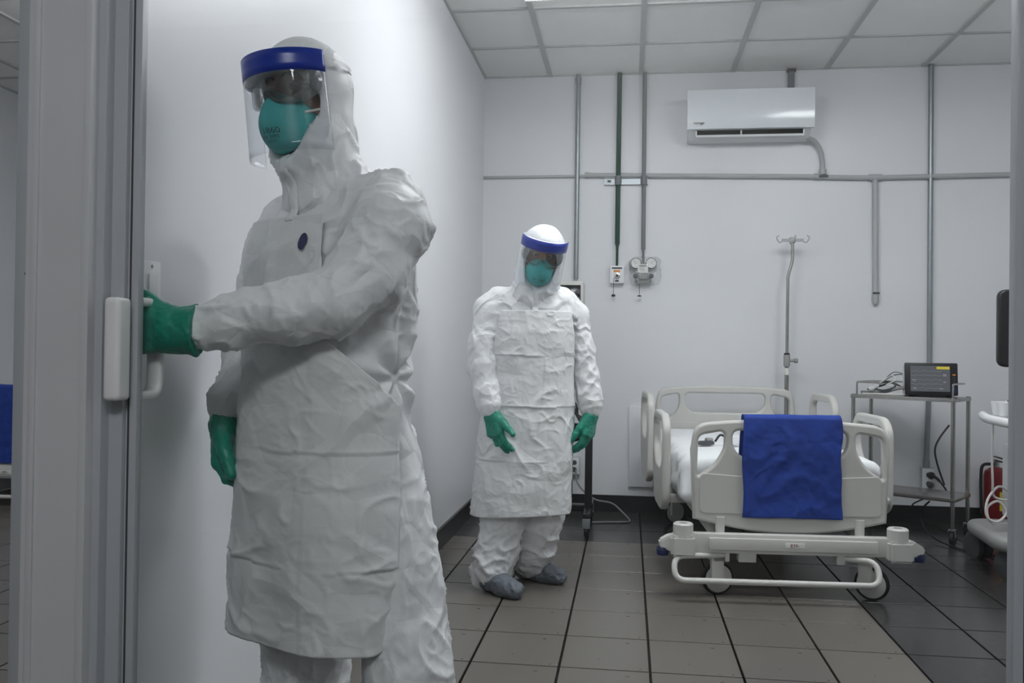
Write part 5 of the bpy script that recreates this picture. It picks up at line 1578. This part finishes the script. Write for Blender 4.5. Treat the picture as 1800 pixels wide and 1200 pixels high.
# --- the person gripping the door handle
th1 = math.radians(30)
l1 = np.array([math.cos(th1), -math.sin(th1), 0]); f1 = np.array([-math.sin(th1), -math.cos(th1), 0])
O1 = np.array([-0.675, 1.985, 0])
def L1(lat, fwd, z): return O1 + l1 * lat + f1 * fwd + np.array([0, 0, z])
WR = np.array([-0.902, 1.692, 1.150])
p1 = dict(
    O=(O1[0], O1[1]), theta=th1, seed=3, h=0.0058, ring=dict(arm=0.009, leg=0.012),
    label='person in white hooded coverall and apron reaching out to grip the door handle',
    torso=[(0.78, 0, 0, 0.195, 0.150), (0.92, 0, 0, 0.200, 0.152), (1.06, 0, 0.0, 0.190, 0.142), (1.20, 0, 0.0, 0.200, 0.145), (1.32, 0, 0.0, 0.205, 0.138), (1.40, 0, 0.0, 0.200, 0.118), (1.46, 0, 0.0, 0.160, 0.098), (1.50, 0, 0.01, 0.105, 0.085), (1.545, 0, 0.02, 0.075, 0.075)],
    arms=[([L1(0.165, 0.0, 1.425), L1(0.205, 0.035, 1.375), (-0.545, 1.815, 1.28), (-0.602, 1.765, 1.215), (-0.70, 1.752, 1.193), (-0.81, 1.725, 1.170), (-0.876, 1.702, 1.155), tuple(WR)],
           [0.085, 0.092, 0.085, 0.070, 0.068, 0.064, 0.043, 0.032]),
          ([L1(-0.165, 0.0, 1.42), L1(-0.215, 0.01, 1.36), L1(-0.240, 0.03, 1.20), L1(-0.242, 0.075, 1.08), L1(-0.242, 0.118, 0.99), L1(-0.242, 0.128, 0.955)],
           [0.080, 0.078, 0.062, 0.052, 0.046, 0.036])],
    legs=[([L1(0.090, -0.02, 0.86), L1(0.160, -0.03, 0.62), L1(0.222, -0.02, 0.42), L1(0.25, -0.03, 0.20), L1(0.255, -0.04, 0.085)], [0.125, 0.112, 0.098, 0.095, 0.085]),
          ([L1(-0.09, 0.0, 0.86), L1(-0.085, 0.02, 0.62), L1(-0.065, 0.03, 0.42), L1(-0.07, 0.02, 0.20), L1(-0.07, 0.01, 0.085)], [0.125, 0.112, 0.104, 0.098, 0.085])],
    gathers=[(L1(0.185, -0.02, 1.055), 0.32, 0.010, 7.0)], gather_axis=f1,
    apron=dict(z0=0.468, z1=1.405, z_free=1.02, power=2.7, round=0.035,
        profile=[(0.44, 0.228, 0.188, 0.004, 0, -112, 84), (0.80, 0.226, 0.184, 0, 0, -112, 86), (1.00, 0.222, 0.172, 0, 0, -108, 86), (1.05, 0.218, 0.168, 0, 0, -100, 70), (1.13, 0.218, 0.164, 0, 0, -70, 34), (1.25, 0.222, 0.162, 0, 0, -52, 28), (1.33, 0.222, 0.158, 0, 0, -46, 26), (1.41, 0.21, 0.138, 0, 0, -42, 24)],
        creases=[(0.655, 0.006), (0.90, 0.004), (1.16, 0.003)], vcreases=[(0.35, 0.003), (-0.45, 0.004)]),
    apron_gathers=[(L1(0.20, 0.0, 1.04), 0.22, 0.004, 9.0)],
    flap=(1.395, 1.545, 0.006, -0.16), emblem=(0.075, 1.345, 0.017),
    hands=[dict(W=WR, d=(-1.0, -0.16, 0.0), n=(0.05, 1.0, 0.05), thumb_sign=-1, curls=[(1.25, 1.1, 0.6), (1.3, 1.1, 0.6), (1.3, 1.1, 0.7), (1.3, 1.1, 0.7)], spread=0.10, thumb_dir=(0.84, 0.60, 0.10), cuff=0.032, cuff_r=(0.042, 0.054), thumb_curl=0.15, scale=1.08),
           dict(W=L1(-0.242, 0.132, 0.945), d=(0.02, -0.06, -1.0), n=(0.85, 0.1, 0.0), thumb_sign=1, curls=[(0.5, 0.7, 0.5), (0.6, 0.8, 0.5), (0.7, 0.9, 0.5), (0.8, 0.9, 0.5)], cuff=0.02, cuff_r=(0.033, 0.030), scale=1.08)],
    feet=[(L1(0.255, -0.11, 0), L1(0.26, 0.17, 0)), (L1(-0.07, -0.06, 0), L1(-0.10, 0.22, 0))],
    hood=0.090,
    band_dz=-0.016,
    head=((-0.735, 1.935, 1.680), math.radians(27), math.radians(4.5), math.radians(5)),
    neck=([(-0.728, 1.945, 1.60), (-0.712, 1.958, 1.53), (-0.692, 1.972, 1.475)], [0.080, 0.086, 0.112]),
)
build_person(p1)

# --- the person standing by the bed
th2 = math.radians(-14)
l2 = np.array([math.cos(th2), -math.sin(th2), 0]); f2 = np.array([-math.sin(th2), -math.cos(th2), 0])
O2 = np.array([-0.462, 4.19, 0])
def L2(lat, fwd, z): return O2 + l2 * lat + f2 * fwd + np.array([0, 0, z])
p2 = dict(
    O=(O2[0], O2[1]), theta=th2, seed=40, h=0.0078, ring=dict(arm=0.013, leg=0.030),
    label='person in white coverall and apron standing with arms down in front of the bed',
    torso=[(0.70, 0, 0, 0.175, 0.140), (0.85, 0, 0, 0.180, 0.145), (1.00, 0, 0, 0.172, 0.140), (1.15, 0, 0, 0.182, 0.142), (1.26, 0, 0, 0.190, 0.135), (1.34, 0, 0.0, 0.180, 0.115), (1.395, 0, 0.0, 0.140, 0.095), (1.43, 0, 0.015, 0.10, 0.085), (1.47, 0, 0.03, 0.075, 0.075)],
    arms=[([L2(0.150, 0, 1.335), L2(0.195, 0.0, 1.28), L2(0.240, 0.01, 1.12), L2(0.262, 0.03, 1.00), L2(0.274, 0.05, 0.90), L2(0.280, 0.06, 0.850), L2(0.281, 0.062, 0.832)], [0.075, 0.076, 0.064, 0.062, 0.060, 0.056, 0.036]),
          ([L2(-0.150, 0, 1.350), L2(-0.195, 0.0, 1.30), L2(-0.225, 0.02, 1.15), L2(-0.222, 0.05, 1.03), L2(-0.210, 0.09, 0.92), L2(-0.200, 0.115, 0.860), L2(-0.197, 0.118, 0.838)], [0.075, 0.080, 0.070, 0.068, 0.066, 0.058, 0.038])],
    legs=[([L2(0.085, 0, 0.78), L2(0.085, 0.01, 0.48), L2(0.065, 0.00, 0.30), L2(0.040, -0.05, 0.17), L2(0.020, -0.078, 0.10)], [0.11, 0.10, 0.092, 0.088, 0.080]),
          ([L2(-0.085, 0, 0.78), L2(-0.10, 0.02, 0.48), L2(-0.135, 0.05, 0.30), L2(-0.160, 0.065, 0.17), L2(-0.177, 0.079, 0.085)], [0.11, 0.105, 0.096, 0.092, 0.080])],
    apron=dict(z0=0.350, z1=1.300, z_free=0.98, power=2.6, round=0.02,
        profile=[(0.34, 0.232, 0.185, -0.035, 0, -96, 72), (0.60, 0.222, 0.182, -0.022, 0, -92, 74), (0.88, 0.204, 0.170, -0.004, 0, -86, 78), (1.00, 0.194, 0.162, 0, 0, -80, 76), (1.10, 0.198, 0.160, 0, 0, -66, 66), (1.20, 0.205, 0.158, 0, 0, -52, 58), (1.30, 0.205, 0.142, 0, 0, -42, 50)],
        creases=[(0.605, 0.006), (0.855, 0.007), (1.09, 0.006)], vcreases=[(0.12, 0.004)]),
    flap=(1.295, 1.43, 0.0, 0.0),
    hands=[dict(W=L2(0.281, 0.064, 0.820), d=(-0.10, -0.20, -1.0), n=(-0.60, 0.25, 0.0), thumb_sign=-1, curls=[(0.35, 0.45, 0.3), (0.35, 0.5, 0.3), (0.4, 0.55, 0.3), (0.45, 0.6, 0.35)], cuff=0.02, cuff_r=(0.033, 0.030), scale=1.12, thumb_dir=(0.85, 0.38, 0.30)),
           dict(W=L2(-0.196, 0.122, 0.826), d=(0.24, -0.28, -1.0), n=(0.62, 0.72, 0.0), thumb_sign=1, curls=[(0.25, 0.3, 0.2), (0.3, 0.35, 0.25), (0.3, 0.4, 0.3), (0.4, 0.45, 0.3)], cuff=0.02, cuff_r=(0.034, 0.031), spread=0.12, scale=1.12, thumb_dir=(0.80, 0.62, 0.05), thumb_curl=0.1)],
    feet=[((-0.535, 4.325, 0), (-0.280, 4.215, 0)), ((-0.660, 4.085, 0), (-0.458, 3.915, 0))],
    hood=0.099,
    head=((-0.412, 4.130, 1.565), math.radians(-8), math.radians(20), math.radians(-10)),
    neck=([(-0.43, 4.155, 1.49), (-0.442, 4.17, 1.43), (-0.458, 4.185, 1.375)], [0.088, 0.096, 0.115]),
)
build_person(p2)
